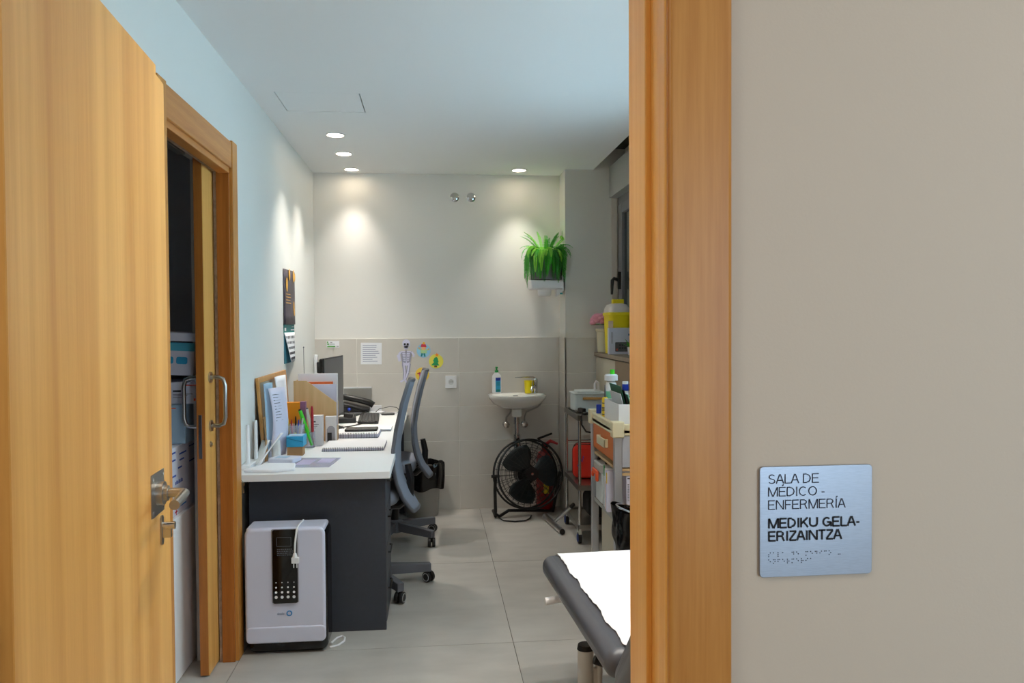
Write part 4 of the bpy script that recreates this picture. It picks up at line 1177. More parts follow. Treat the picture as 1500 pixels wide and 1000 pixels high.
wb = thing('device_carton', (1.30, 5.43, SZ), 'white carton printed with a grey device in front of the sharps container', 'box')
MB().box(1.221, 1.393, 5.395, 5.445, SZ + .0005, SZ + .186).build('carton', CARTON, wb, bevel=.001, seg=1, smooth=0)
MB().prism(rrect(.10, .066, .006), facing((1.314, 5.3945, SZ + .052), '-y'), .0006).build('device_picture', mat('device_print', (92, 98, 102), .6), wb)
g = MB()
for i in range(4):
    for j in range(2): g.box(1.292 + i * .018, 1.305 + i * .018, 5.3932, 5.3937, SZ + .038 + j * .02, SZ + .050 + j * .02)
g.build('device_keys', mat('key_print', (52, 66, 66), .6), wb, smooth=0)
MB().box(1.272, 1.283, 5.3932, 5.3937, SZ + .026, SZ + .04).build('red_mark', mat('mark_red', (206, 92, 76), .6), wb, smooth=0)
MB().box(1.358, 1.371, 5.3938, 5.3945, SZ + .13, SZ + .145).build('blue_mark', mat('mark_blue', (46, 120, 170), .6), wb, smooth=0)
g = MB()
for k in range(9): g.box(1.238, 1.245, 5.3938, 5.3945, SZ + .078 + k * .009, SZ + .083 + k * .009)
g.build('side_print', GREYINK, wb, smooth=0)
pl = thing('small_plant', (1.318, 5.25, SZ), 'small green plant in a white cup at the near end of the sill', 'potted plant')
MB().lathe([(.020, .0005), (.022, .003), (.028, .055), (.026, .055), (.024, .05), (.0001, .05)], (1.335, 5.22, SZ), 18).build('pot', WPLAS, pl)
for k in range(9):
    a = k * 2.4
    c0 = Vector((1.335, 5.22, SZ + .05)); d = Vector((math.cos(a) * .55, math.sin(a) * .55, .7 if k % 2 else .25)).normalized()
    s_ = d.cross(Vector((0, 0, 1))).normalized() * .010
    MB().add([c0, c0 + d * .035 + s_, c0 + d * .08, c0 + d * .035 - s_], [(0, 1, 2, 3)]).build('leaf', LEAF, pl, smooth=0, solid=.001)

# ================================================================== ON THE DESK
T = TOP + .0006
# monitor
mn = thing('monitor', (-.69, 5.1, T), 'dark flat monitor seen from its edge on the desk', 'monitor')
a0 = math.atan2(.043, .40)
MM = Matrix.Translation((-.634, 5.10, 1.05)) @ Matrix.Rotation(-a0, 4, 'Z')
MB().box(-.034, -.006, -.255, .255, -.19, .195, MM).build('back_shell', MATTBLACK, mn, bevel=.010, seg=3)
MB().box(-.010, .0, -.262, .262, -.197, .198, MM).build('bezel', BLACK, mn, bevel=.003)
MB().box(-.001, .0012, -.252, .252, -.182, .188, MM).build('screen', mat('screen_off', (66, 68, 74), .3), mn, smooth=0)
MB().ball(MM @ Vector((-.045, -.05, .02)), .10, 10, (.38, 1.1, 1.2)).build('rear_hump', MATTBLACK, mn, smooth=70)
MB().box(-.085, -.045, -.04, .04, -.26, .05, MM).build('stand_neck', MATTBLACK, mn, bevel=.006)
MB().box(-.17, .03, -.09, .12, -.2744, -.262, MM).build('stand_foot', MATTBLACK, mn, bevel=.004)
# keyboard
kb = thing('keyboard', (-.46, 5.65, T), 'black compact keyboard on the white desk', 'keyboard')
KM = Matrix.Translation((-.462, 5.64, T)) @ Matrix.Rotation(R_(3), 4, 'Z')
KM2 = KM @ Matrix.Rotation(R_(2.0), 4, 'Y')
MB().box(-.07, .07, -.25, .25, .0028, .018, KM2).build('case', BLACK, kb, bevel=.004)
ky = MB()
for i in range(6):
    for j in range(17):
        ky.box(-.063 + i * .0212, -.063 + i * .0212 + .0175, -.243 + j * .0287, -.243 + j * .0287 + .0245, .0175, .0235, KM2)
kk = ky.build('keys', mat('key_black', (44, 44, 47), .5), kb, bevel=.0015, seg=1, smooth=0)
kk['kind'] = 'stuff'
ms = thing('mouse', (-.345, 5.93, T), 'black computer mouse behind the keyboard', 'mouse')
MB().ball((0, 0, 0), 1, 12, (.055, .034, .028)).build('mouse_body', BLACK, ms, smooth=80)
for o in ms.children:
    o.location = (0, 0, .014)
MB().prism(rrect(.10, .058, .026), Matrix.Translation((-.345, 5.93, T)), .010).build('base', BLACK, ms, bevel=.003)
ms.location = (-.345, 5.93, T)
tag(MB().tube([(-.39, 5.95, T + .012), (-.45, 6.0, T + .006), (-.42, 6.08, T + .03), (-.34, 6.09, T + .045), (-.285, 6.07, T + .040), (-.262, 6.03, T + .015), (-.285, 5.985, T + .006), (-.37, 6.03, T + .008), (-.48, 6.02, T + .006), (-.57, 5.99, T + .006)], .0026, n=6).build('mouse_cable', BLACK, loc=(-.4, 6.0, T)), 'thin black cable curling behind the mouse', 'cable')
# desk phone on white papers
tag(MB().prism([(-.17, -.05), (.10, -.06), (.12, .05), (-.15, .06)], Matrix.Translation((-.50, 6.045, T)), .012).build('paper_stack', PAPER, loc=(-.5, 6.045, T), smooth=0), 'white paper stack under the phone at the desk end', 'papers')
ph = thing('desk_phone', (-.59, 6.05, T), 'black desk phone with a slanted handset near the back wall', 'phone')
PM = Matrix.Translation((-.60, 6.045, T + .0140)) @ Matrix.Rotation(R_(14), 4, 'Y')
MB().box(-.11, .105, -.06, .07, .028, .050, PM).build('phone_base', BLACK, ph, bevel=.006)
MB().prism([(-.10, 0), (.08, 0), (.08, .018), (-.10, .06)], facing((-.60, 6.0, T + .0126), '-y'), -.09).build('wedge', BLACK, ph)
MB().tube([PM @ Vector(q) for q in ((-.115, -.01, .085), (-.10, -.01, .095), (.0, -.01, .097), (.09, -.01, .095), (.125, -.01, .082))], [.022, .025, .022, .025, .024], n=12).build('handset', BLACK, ph, smooth=60)
MB().ball((-.635, 5.975, T + .040), .014, 8).build('blue_button', BLUE, ph)
tag(MB().box(-.49, -.402, 6.095, 6.125, T, T + .055).build('white_adapter_box', WPLAS, loc=(-.45, 6.11, T), bevel=.003, smooth=0), 'small white box against the back wall behind the mouse cable', 'box')
tag(MB().obox((-.585, 5.995, T + .006), (.30, .055, .007), (0, 0, 0)).build('dark_folder', mat('dark_folder_grey', (74, 78, 80), .5), loc=(-.585, 5.995, T), smooth=0), 'flat dark grey folder lying in front of the phone', 'folder')
bd = thing('leaning_board', (-.588, 6.125, T), 'grey board with a pale top edge leaning on the back wall', 'board')
MB().box(-.69, -.481, 6.126, 6.134, T, .962).build('board', BINGREY, bd, smooth=0)
MB().box(-.692, -.479, 6.124, 6.135, .962, .972).build('edge_strip', WPLAS, bd, smooth=0)
# notebooks
def spiral(name, x0, x1, y0, y1, th, lab, cover=PAPERL):
    n = thing(name, ((x0 + x1) / 2, (y0 + y1) / 2, T), lab, 'notebook', 'spiral notebooks on the desk')
    MB().box(x0, x1, y0 + .004, y1, T, T + .002).build('back_cover', mat('notebook_back', (70, 96, 122), .6), n, smooth=0)
    MB().box(x0 + .001, x1 - .001, y0 + .006, y1 - .001, T + .002, T + th).build('pages', cover, n, smooth=0)
    MB().box(x0, x1, y0 + .004, y1, T + th, T + th + .001).build('front_cover', PAPER, n, smooth=0)
    s = MB(); k = 0; x = x0 + .008
    r = th * .75 + .002
    while x < x1 - .006:
        s.tube([(x, y0 + .005 + r * .8 * math.cos(2 * math.pi * q / 10), T + th * .5 + .002 + r * math.sin(2 * math.pi * q / 10)) for q in range(10)], .0011, n=4, closed=True)
        x += .0095
    so = s.build('spiral_wire', mat('wire_dark', (70, 70, 80), .35, .8), n, smooth=60)
    so['kind'] = 'stuff'
    return n
spiral('spiral_notebook', -.600, -.272, 4.250, 4.560, .013, 'white spiral notebook nearest the desk front')
spiral('spiral_notebook', -.592, -.335, 4.735, 5.000, .022, 'thick spiral notebook lying under the black tablet')
tb = thing('tablet', (-.45, 4.90, T + .026), 'thin black tablet lying on the thick spiral notebook', 'tablet')
MB().prism(rrect(.196, .125, .01), Matrix.Translation((-.447, 4.905, T + .0245)), .013).build('case', BLACK, tb, bevel=.003)
MB().prism(rrect(.182, .112, .006), Matrix.Translation((-.447, 4.905, T + .0376)), .0006).build('screen', GLOSSBLK, tb)
nb = thing('notepad', (-.31, 5.06, T), 'white notepad with dark edge sticking out behind the tablet', 'notepad')
MB().box(-.52, -.275, 5.015, 5.19, T, T + .004).build('back_cover', MATTBLACK, nb, smooth=0)
MB().box(-.519, -.273, 5.018, 5.189, T + .004, T + .014).build('pages', PAPER, nb, smooth=0)
# magazine file with folders
mf = thing('magazine_file', (-.69, 4.69, T), 'pale wood magazine file holding papers and an orange folder', 'file')
FX0, FX1, FY0, FY1 = -.808, -.566, 4.635, 4.735
side = [(FX0, T), (FX1, T), (FX1, 1.0), (-.735, 1.128), (FX0, 1.128)]
P2 = [(x, z) for x, z in side]
for y_ in (FY0 + .005, FY1):
    MB().prism(P2, facing((0, y_, 0), '-y'), .005).build('side_panel', W_BEECH, mf, smooth=0)
MB().box(FX0, FX0 + .005, FY0 + .0052, FY1 - .0052, T, 1.126).build('spine_panel', W_BEECH, mf, smooth=0)
MB().box(FX1 - .005, FX1, FY0 + .0052, FY1 - .0052, T, .86).build('front_panel', W_BEECH, mf, smooth=0)
MB().box(FX0 + .005, FX1 - .005, FY0 + .0052, FY1 - .0052, T, T + .005).build('bottom_panel', W_BEECH, mf, smooth=0)
fl_ = []
for i, (mtl, y_, zt, x1, lab) in enumerate(((PAPER, 4.712, 1.165, -.566, 'tall white paper folder rearmost in the magazine file'), (mat('folder_orange', (222, 104, 40), .6), 4.685, 1.118, -.590, 'orange folder between the white ones in the magazine file'), (PAPERL, 4.662, 1.105, -.568, 'lilac white folder frontmost in the magazine file'))):
    tag(MB().box(-.795, x1 - .001, y_, y_ + .012, T + .0056, zt).build('document_folder', mtl, loc=(-.69, y_, T + .006), smooth=0), lab, 'folder', 'folders in the magazine file')
# white dispenser behind the white carton
wd = thing('tape_dispenser', (-.60, 4.60, T), 'white desk organizer with an arched opening beside the magazine file', 'organizer')
MB().box(-.625, -.562, 4.59, 4.625, T, .925).build('body', WPLAS, wd, bevel=.004, smooth=0)
MB().prism([(-.024, 0), (.022, 0), (.022, .07)] + [(.022 * math.cos(R_(a)), .07 + .02 * math.sin(R_(a))) for a in range(15, 180, 15)] + [(-.024, .07)], facing((-.592, 4.5898, T + .004), '-y'), .001).build('opening', mat('opening_grey', (160, 160, 166), .5), wd, smooth=0)
MB().box(-.612, -.588, 4.5875, 4.5895, T + .006, T + .055).build('dark_insert', BLACK, wd, smooth=0)
wc = thing('white_carton', (-.655, 4.52, T), 'narrow white medicine carton standing upright on the desk', 'box')
MB().box(-.690, -.625, 4.48, 4.535, T, .942).build('carton', WPLAS, wc, bevel=.001, seg=1, smooth=0)
g = MB()
g.box(-.683, -.662, 4.479, 4.4798, .905, .913)
for k in range(3): g.box(-.683, -.645 - k * .008, 4.479, 4.4798, .892 - k * .010, .894 - k * .010)
g.build('print', GREYINK, wc, smooth=0)
# pens
pc = thing('pen_cup', (-.752, 4.36, T), 'clear plastic cup of pens beside the blue box', 'cup')
MB().lathe([(.036, .0005), (.038, .003), (.052, .135), (.050, .135), (.036, .006), (.0001, .005)], (-.752, 4.36, T), 28).build('cup', GLASS, pc)
def pen(name, mtl, lab, p0, p1, r, capm=None, cat='pen', grp=None):
    t = thing(name, p0, lab, cat, grp)
    a, b = Vector(p0), Vector(p1)
    MB().cyl(a, a.lerp(b, .72), r, n=10).cyl(a.lerp(b, .72), b, r * 1.12, r * .9, n=10).build('barrel', mtl, t)
    MB().cyl(b, b + (b - a).normalized() * .008, r * .75, r * .6, n=10).build('pen_cap', capm or mtl, t)
    return t
pcx, pcy = -.752, 4.36
for k, (mtl, dx, dy, hz, lab) in enumerate(((YELLOWB, -.035, -.01, .165, 'yellow pencil leftmost in the clear cup'), (mat('pen_red', (196, 50, 50), .4), -.016, -.02, .158, 'red pen in the clear cup'), (MATTBLACK, .002, -.005, .172, 'black pen standing tallest in the clear cup'), (BLUE, .018, -.02, .155, 'blue pen in the clear cup'), (WPLAS, .034, .005, .16, 'white pen rightmost in the clear cup'))):
    pen('pen', mtl, lab, (pcx + dx * .6, pcy + dy * .8, T + .008), (pcx + dx * 1.1, pcy + dy, T + hz), .0042, None, 'pen', 'pens in the clear cup')
hl = pen('highlighter', mat('highlighter_yellow', (228, 240, 20), .4), 'fat yellow highlighter in front inside the clear cup', (pcx - .002, pcy - .022, T + .008), (pcx + .002, pcy - .026, T + .085), .0085, None, 'highlighter')
oc = thing('orange_carton', (-.755, 4.45, T), 'orange carton behind the pen cup', 'box')
MB().box(-.825, -.742, 4.445, 4.49, T, 1.022).build('carton', mat('carton_orange', (246, 150, 14), .5), oc, bevel=.001, seg=1, smooth=0)
MB().box(-.741, -.712, 4.447, 4.488, T, 1.025).build('side_flap', mat('flap_mauve', (150, 96, 130), .5), oc, smooth=0)
ph2 = thing('marker_holder', (-.695, 4.44, T), 'low clear box holding markers between pen cup and carton', 'holder')
m = MB(); hx0, hx1, hy0, hy1 = -.722, -.660, 4.400, 4.440
m.box(hx0, hx1, hy0, hy1, T, T + .003).box(hx0, hx0 + .003, hy0, hy1, T, T + .085).box(hx1 - .003, hx1, hy0, hy1, T, T + .085).box(hx0, hx1, hy0, hy0 + .003, T, T + .085).box(hx0, hx1, hy1 - .003, hy1, T, T + .085)
m.build('box', GLASS, ph2, smooth=0)
for mtl, cp, p0, p1, r, lab in ((LIME, MATTBLACK, (-.672, 4.41, T + .012), (-.735, 4.405, T + .205), .0105, 'lime green marker with black cap leaning left'), (WPLAS, CHGREY, (-.668, 4.428, T + .012), (-.700, 4.428, T + .21), .008, 'white marker with dark cap beside the green one'),
                                (mat('pen_crimson', (170, 24, 40), .4), mat('pen_crimson', (170, 24, 40), .4), (-.668, 4.415, T + .012), (-.672, 4.415, T + .22), .0075, 'dark red pen standing upright right of the green marker'), (mat('wood_tan', (206, 160, 80), .5), None, (-.706, 4.415, T + .012), (-.705, 4.415, T + .10), .010, 'short tan wooden stick in the marker box')):
    pen('marker', mtl, lab, p0, p1, r, cp, 'marker', 'markers in the clear box')
for o in list(C.objects):
    if o.name.startswith('pen_cap') and False: pass
# boxes
tag(MB().box(-.757, -.678, 4.135, 4.20, T, T + .046).build('brown_carton', KRAFT, loc=(-.717, 4.167, T), bevel=.001, seg=1, smooth=0), 'small brown carton under the blue carton', 'box')
bc = thing('blue_carton', (-.717, 4.17, T + .0465), 'bright blue carton stacked on the brown one', 'box')
MB().box(-.760, -.674, 4.13, 4.235, T + .0468, T + .101).build('carton', SKY, bc, bevel=.001, seg=1, smooth=0)
MB().obox((-.717, 4.1295, T + .082), (.088, .0008, .002), (0, R_(14), 0)).build('seam', mat('seam_blue', (20, 96, 130), .6), bc, smooth=0)
MB().box(-.752, -.682, 4.14, 4.225, T + .1008, T + .1018).build('pale_top_label', CARTONB, bc, smooth=0)
# clear sleeve and loose paper bags at the front edge
sl = thing('plastic_sleeve', (-.59, 3.92, T), 'clear plastic sleeve lying flat at the desk front', 'sleeve')
SMt = Matrix.Translation((-.595, 3.92, T)) @ Matrix.Rotation(R_(-6), 4, 'Z')
MB().box(-.11, .11, -.13, .13, .0, .0016, SMt).build('sleeve', FILM, sl, smooth=0)
MB().box(-.07, .0, -.07, .08, .0017, .0022, SMt).box(.02, .09, -.02, .10, .0017, .0022, SMt).build('insert', mat('insert_lilac', (184, 176, 206), .8), sl, smooth=0)
tag(MB().prism([(-.11, -.07), (.02, -.10), (.12, -.06), (.10, .08), (-.04, .10)], Matrix.Translation((-.765, 3.765, T)), .014).build('paper_bag', PAPER, loc=(-.765, 3.765, T), bevel=.005, smooth=60), 'crumpled white paper bag at the front left corner of the desk', 'paper bag')
pk = thing('pill_packet', (-.74, 3.93, T), 'white packet with pale blue print lying before the brown carton', 'packet')
MB().obox((-.735, 3.95, T + .013), (.13, .11, .026), (0, 0, R_(-14))).build('packet', CARTON, pk, bevel=.008, seg=3, smooth=60)
MB().obox((-.745, 3.945, T + .0266), (.06, .05, .0012), (0, 0, R_(-14))).build('print', CARTONB, pk, smooth=0)
# cork board leaning on the wall and papers stacked before it
cb = thing('cork_board', (-.87, 4.45, T), 'pine framed board leaning on the left wall above the desk', 'board')
LM = Matrix.Translation((-.860, 4.465, T)) @ Matrix.Rotation(R_(-4.4), 4, 'Y')
MB().box(-.012, .004, -.375, -.347, 0, .408, LM).build('frame_rail', W_PINE, cb, bevel=.002)
MB().box(-.012, .004, .347, .375, 0, .408, LM).build('frame_rail', W_PINE, cb, bevel=.002)
MB().box(-.012, .004, -.347, .347, 0, .028, LM).build('frame_rail', W_PINE, cb, bevel=.002)
MB().box(-.012, .004, -.347, .347, .380, .408, LM).build('frame_rail', W_PINE, cb, bevel=.002)
MB().box(-.010, -.003, -.347, .347, .028, .380, LM).build('panel', mat('board_grey', (186, 176, 160), .8), cb, smooth=0)
def leafsheet(name, mtl, lab, y0, y1, x, z1, lean, curl, lines=True, dx=0.0):
    def fn(u, v):
        z = z1 * u
        return Vector((x + dx * v - lean * u + curl * math.sin(u * 3.1) + .008 * math.sin(v * 4 + u * 2), y0 + (y1 - y0) * v + .02 * u, T + .001 + z))
    o = tag(MB().grid(fn, 12, 6).build(name, mtl, loc=(x, (y0 + y1) / 2, T), smooth=70, solid=.002), lab, 'papers', 'papers before the framed board')
    if lines:
        g = MB()
        for k in range(10):
            u0 = .52 + k * .042
            q = [fn(u0, .15) + Vector((.0022, 0, 0)), fn(u0, .15 + rnd.uniform(.3, .6)) + Vector((.0022, 0, 0)), fn(u0 + .008, .6) + Vector((.0022, 0, 0)), fn(u0 + .008, .15) + Vector((.0022, 0, 0))]
            q[2] = Vector((q[2].x, q[1].y, q[2].z))
            g.add(q, [(0, 1, 2, 3)])
        g.build('print', GREYINK, o, smooth=0)
    return o
leafsheet('paper_sheet', CARTONB, 'bluish sheet rearmost before the pine framed board', 4.08, 4.20, -.856, .375, .016, .004, False, .03)
leafsheet('paper_sheet', PAPERG, 'grey folded form standing behind the printed sheets', 4.25, 4.35, -.850, .33, .006, .012, True, .045)
leafsheet('paper_sheet', PAPERL, 'tall lilac white printed form before the pine framed board', 4.10, 4.20, -.842, .350, .012, .020, True, .072)
leafsheet('paper_sheet', PAPER, 'white sheet sticking up highest before the framed board', 4.36, 4.56, -.845, .392, .026, .006, False, .03)
leafsheet('paper_sheet', KRAFT, 'brown card edge between the white papers by the frame', 3.97, 4.06, -.836, .21, .014, .004, False)
for i, (a, b_, wdt, lab) in enumerate((((-.83, 3.80, T + .014), (-.775, 4.10, T + .125), .016, 'long white paper strip slanting up towards the frame'), ((-.845, 3.85, T + .006), (-.84, 4.03, T + .10), .040, 'folded grey leaflet slanting beside the white strip'), ((-.79, 4.03, T + .002), (-.815, 4.13, T + .085), .045, 'curled leaflet behind the white packet'))):
    A_, B_ = Vector(a), Vector(b_)
    s_ = (B_ - A_).cross(Vector((0, 0, 1))).normalized() * wdt / 2
    tag(MB().grid(lambda u, v: A_.lerp(B_, u) + s_ * (2 * v - 1) + Vector((0, 0, .012 * math.sin(u * 3.14) * (v - .3))), 8, 3).build('leaflet', (PAPER, PAPERG, PAPERG)[i], loc=a, smooth=70, solid=.0016), lab, 'leaflet', 'loose leaflets by the frame')
# router with two aerials in the gap by the wall
ro = thing('router', (-.875, 3.84, T), 'white router with two upright aerials at the desk corner', 'router')
MB().box(-.898, -.855, 3.75, 3.93, T, T + .024).build('body', WPLAS, ro, bevel=.004)
for y_, z1, x_ in ((3.785, .985, -.872), (3.90, .99, -.861)):
    MB().tube([(x_, y_, T + .02), (x_, y_, z1 - .02), (x_, y_, z1)], [.0085, .0075, .006], n=10).build('aerial', WPLAS, ro)
ks = thing('key_ring', (-.872, 3.635, .70), 'small bunch of metal keys hanging at the desk corner', 'keys')
MB().tube([(-.872 + .010 * math.cos(2 * math.pi * k / 16), 3.634, .742 + .010 * math.sin(2 * math.pi * k / 16)) for k in range(16)], .0014, closed=True).build('ring', STEEL, ks)
for k, (dx, l_) in enumerate(((-.006, .045), (.003, .05), (.011, .04))):
    MB().obox((-.872 + dx, 3.633 - .003 * k, .735 - l_ / 2), (.007, .002, l_), (0, R_(8 * (1 - k)), 0)).cyl((-.872 + dx, 3.634 - .003 * k, .735), (-.872 + dx, 3.631 - .003 * k, .735), .009, n=12).build('key', mat('key_metal', (150, 140, 120), .4, .9), ks)
# clutter of cables and adapters behind the monitor
ad = thing('card_reader', (-.57, 5.45, T), 'black card reader with cables beside the monitor foot', 'device')
MB().obox((-.605, 5.52, T + .018), (.13, .11, .036), (0, 0, R_(6))).build('body', BLACK, ad, bevel=.005)
MB().obox((-.590, 5.50, T + .050), (.06, .05, .030), (0, R_(10), 0)).build('upper_part', BLACK, ad, bevel=.004)
MB().tube([(-.54, 5.48, T + .010), (-.49, 5.40, T + .004), (-.55, 5.27, T + .004), (-.60, 5.22, T + .004), (-.63, 5.30, T + .004)], .0035, n=6).tube([(-.55, 5.52, T + .04), (-.50, 5.60, T + .05), (-.53, 5.72, T + .03), (-.58, 5.75, T + .02)], .003, n=6).build('cable', BLACK, ad)
sc2 = thing('scissors', (-.60, 5.18, T), 'black handled scissors lying beside the thick notebook', 'scissors')
MB().tube([(-.602 + .022 * math.cos(2 * math.pi * k / 18), 5.12 + .03 * math.sin(2 * math.pi * k / 18), T + .006) for k in range(18)], .005, n=6, closed=True).build('handle', BLACK, sc2)
MB().obox((-.612, 5.20, T + .005), (.012, .11, .002), (0, 0, R_(6))).build('blade', STEEL, sc2)

# ================================================================== ON THE WALLS
cal = thing('wall_calendar', (XL, 5.07, 1.5), 'hanging wall calendar with dark picture and teal band on the left wall', 'calendar')
def calp(x0, y0, y1, z0, z1, bow):
    return lambda u, v: Vector((XL + x0 + bow * math.sin(v * 2.6) * (1 - u * .4) + .004 * u, y0 + (y1 - y0) * v, z1 + (z0 - z1) * u))
MB().grid(calp(.003, 4.885, 5.24, 1.455, 1.795, .012), 6, 8).build('picture', CALDARK, cal, smooth=70, solid=.001)
g = MB()
for y_, z_, r in ((5.02, 1.765, .022), (5.16, 1.765, .024), (4.955, 1.70, .026), (5.22, 1.76, .016), (5.16, 1.57, .02), (5.17, 1.54, .018)):
    v = (y_ - 4.885) / .355
    g.prism(disc(r, 14, sy=1.7), facing((XL + .0062 + .012 * math.sin(v * 2.6), y_, z_), '+x'), .0006)
for k in range(4): g.box(XL + .014, XL + .0152, 4.91, 5.05 + .02 * (k % 2), 1.640 - k * .018, 1.644 - k * .018)
g.build('picture_print', AMBER, cal, smooth=0)
MB().box(XL + .001, XL + .004, 4.885, 5.24, 1.405, 1.455).build('band', TEAL, cal, smooth=0)
g = MB()
g.box(XL + .004, XL + .005, 4.90, 4.95, 1.415, 1.435).box(XL + .004, XL + .005, 5.14, 5.22, 1.438, 1.442).box(XL + .004, XL + .005, 5.11, 5.23, 1.418, 1.424)
g.build('band_print', WPLAS, cal, smooth=0)
MB().box(XL + .001, XL + .003, 4.89, 5.23, 1.215, 1.405).build('lower_pages', mat('page_blue', (60, 130, 150), .7), cal, smooth=0)
MB().grid(lambda u, v: Vector((XL + .004 + .03 * u * (1 - v) ** 1.2 + .003 * v, 4.895 + .34 * v + .06 * u * (1 - v), 1.405 - .185 * u)), 8, 8).build('month_page', PAPER, cal, smooth=70, solid=.0008)
g = MB()
for i in range(5):
    for j in range(6):
        u, v = .12 + i * .18, .10 + j * .15
        q = Vector((XL + .0055 + .03 * u * (1 - v) ** 1.2 + .003 * v, 4.895 + .34 * v + .06 * u * (1 - v), 1.405 - .185 * u))
        g.box(q.x, q.x + .0008, q.y, q.y + .022, q.z - .016, q.z)
gp = g.build('date_print', GREYINK, cal, smooth=0)
gp['kind'] = 'stuff'
ot = thing('wall_otoscope', (XL, 6.08, 1.15), 'black handheld otoscope in a white wall holder near the corner', 'instrument')
MB().box(XL + .001, XL + .026, 6.075, 6.125, 1.06, 1.225).build('holder', WPLAS, ot, bevel=.006)
MB().cyl((XL + .05, 6.08, 1.085), (XL + .05, 6.08, 1.17), .026, .028, n=18).cyl((XL + .05, 6.08, .98), (XL + .05, 6.08, 1.085), .010, n=12).build('handset', BLACK, ot, bevel=.006)
MB().tube([(XL + .05, 6.08, .985), (XL + .06, 6.08, .93), (XL + .10, 6.07, .88), (XL + .14, 6.06, .90)], .004).build('cord', BLACK, ot)
MB().obox((XL + .028, 6.095, 1.02), (.006, .02, .08)).build('bracket', CHGREY, ot)
th_ = thing('thin_aerial', (-.885, 5.5, T), 'thin metal aerial rod standing by the left wall', 'aerial')
MB().lathe([(.022, .0), (.022, .006), (.006, .012)], (-.885, 5.5, T), 16).build('foot', BLACK, th_)
MB().tube([(-.885, 5.5, T + .01), (-.888, 5.5, 1.295)], .0022, n=6).ball((-.888, 5.5, 1.299), .005, 6).build('rod', CHGREY, th_)

wy = YB - .0105
def wallsheet(name, x0, x1, z0, z1, mtl, lab, cat, tilt=0):
    return tag(MB().obox(((x0 + x1) / 2, wy - .0008, (z0 + z1) / 2), (x1 - x0, .0014, z1 - z0), (0, tilt, 0)).build(name, mtl, loc=((x0 + x1) / 2, wy, z0), smooth=0), lab, cat)
ws = wallsheet('paper_notice', -.560, -.400, 1.145, 1.312, PAPER, 'white printed notice sheet on the tiled back wall', 'notice', R_(.8))
g = MB()
for k in range(9):
    z = 1.29 - k * .0155
    g.box(-.545, -.545 + rnd.uniform(.07, .13), wy - .0022, wy - .0016, z, z + .004)
g.build('print', mat('faint_ink', (150, 150, 176), .8), ws, smooth=0)
st_ = wallsheet('green_label', -.818, -.722, 1.278, 1.328, PAPER, 'small white and green label at the top of the wall tiles', 'label')
g = MB()
g.box(-.814, -.806, wy - .0022, wy - .0016, 1.312, 1.324).box(-.814, -.798, wy - .0022, wy - .0016, 1.299, 1.307).box(-.813, -.752, wy - .0022, wy - .0016, 1.281, 1.289)
g.build('green_bars', mat('label_green', (84, 170, 56), .6), st_, smooth=0)
g = MB()
g.box(-.790, -.775, wy - .0022, wy - .0016, 1.314, 1.319).box(-.794, -.756, wy - .0022, wy - .0016, 1.301, 1.305).box(-.744, -.726, wy - .0022, wy - .0016, 1.283, 1.289)
g.build('grey_print', mat('label_grey', (150, 150, 150), .7), st_, smooth=0)

sk_ = thing('power_socket', (.132, YB, 1.0), 'white square wall socket on the tiles left of the basin', 'socket')
MB().prism(rrect(.088, .098, .005), facing((.132, wy + .0005, 1.001), '-y'), .010).build('plate', WPLAS, sk_, bevel=.0025)
MB().lathe([(.0195, 0), (.0215, .0012), (.0205, .0014), (.018, .0002), (.0001, .0002)], (.132, wy - .0098, 1.001), 24, Matrix.Rotation(R_(90), 3, 'X')).build('socket_ring', mat('socket_shade', (206, 206, 204), .5), sk_)
MB().cyl((.124, wy - .009, 1.001), (.124, wy - .0108, 1.001), .003, n=10).cyl((.140, wy - .009, 1.001), (.140, wy - .0108, 1.001), .003, n=10).build('socket_hole', MATTBLACK, sk_)

# paper skeleton
se = thing('paper_skeleton', (-.212, wy, 1.0), 'jointed paper skeleton figure taped to the back wall tiles', 'paper decoration')
W0 = wy - .0008
def flat(parent, name, mtl, polys, t=.001, y=None):
    g = MB()
    for p_ in polys:
        g.prism(p_, facing((0, W0 if y is None else y, 0), '-y'), t)
    return g.build(name, mtl, parent, smooth=0)
def bone(x0, z0, x1, z1, w0, w1):
    d = Vector((x1 - x0, z1 - z0)).normalized(); n = Vector((-d.y, d.x))
    return [(x0 + n.x * w0, z0 + n.y * w0), (x0 - n.x * w0, z0 - n.y * w0), (x1 - n.x * w1, z1 - n.y * w1), (x1 + n.x * w1, z1 + n.y * w1)]
GB = mat('card_lilac_grey', (156, 156, 176), .8)
cx = -.212
sk1 = flat(se, 'skull', BONE, [disc(.030, 20, cx, 1.303, 1, 1.08), [(cx - .018, 1.285), (cx + .018, 1.285), (cx + .014, 1.258), (cx - .014, 1.258)]], .0014)
flat(sk1, 'skull_print', INK, [disc(.0085, 12, cx - .011, 1.298), disc(.0085, 12, cx + .012, 1.298), [(cx - .003, 1.287), (cx + .004, 1.287), (cx, 1.281)], [(cx - .010, 1.270), (cx + .010, 1.270), (cx + .010, 1.268), (cx - .010, 1.268)]], .0005, W0 - .0015)
flat(se, 'torso', GB, [[(cx - .045, 1.243), (cx + .042, 1.243), (cx + .034, 1.175), (cx + .030, 1.145), (cx - .032, 1.145), (cx - .036, 1.175)]], .0012)
flat(se, 'ribs', BONE, [bone(cx - .030 + .002 * k, 1.226 - k * .013, cx + .028 - .002 * k, 1.226 - k * .013, .0036, .0036) for k in range(5)] + [bone(cx, 1.250, cx, 1.145, .004, .004), bone(cx - .042, 1.240, cx + .038, 1.240, .004, .004)], .0006, W0 - .0013)
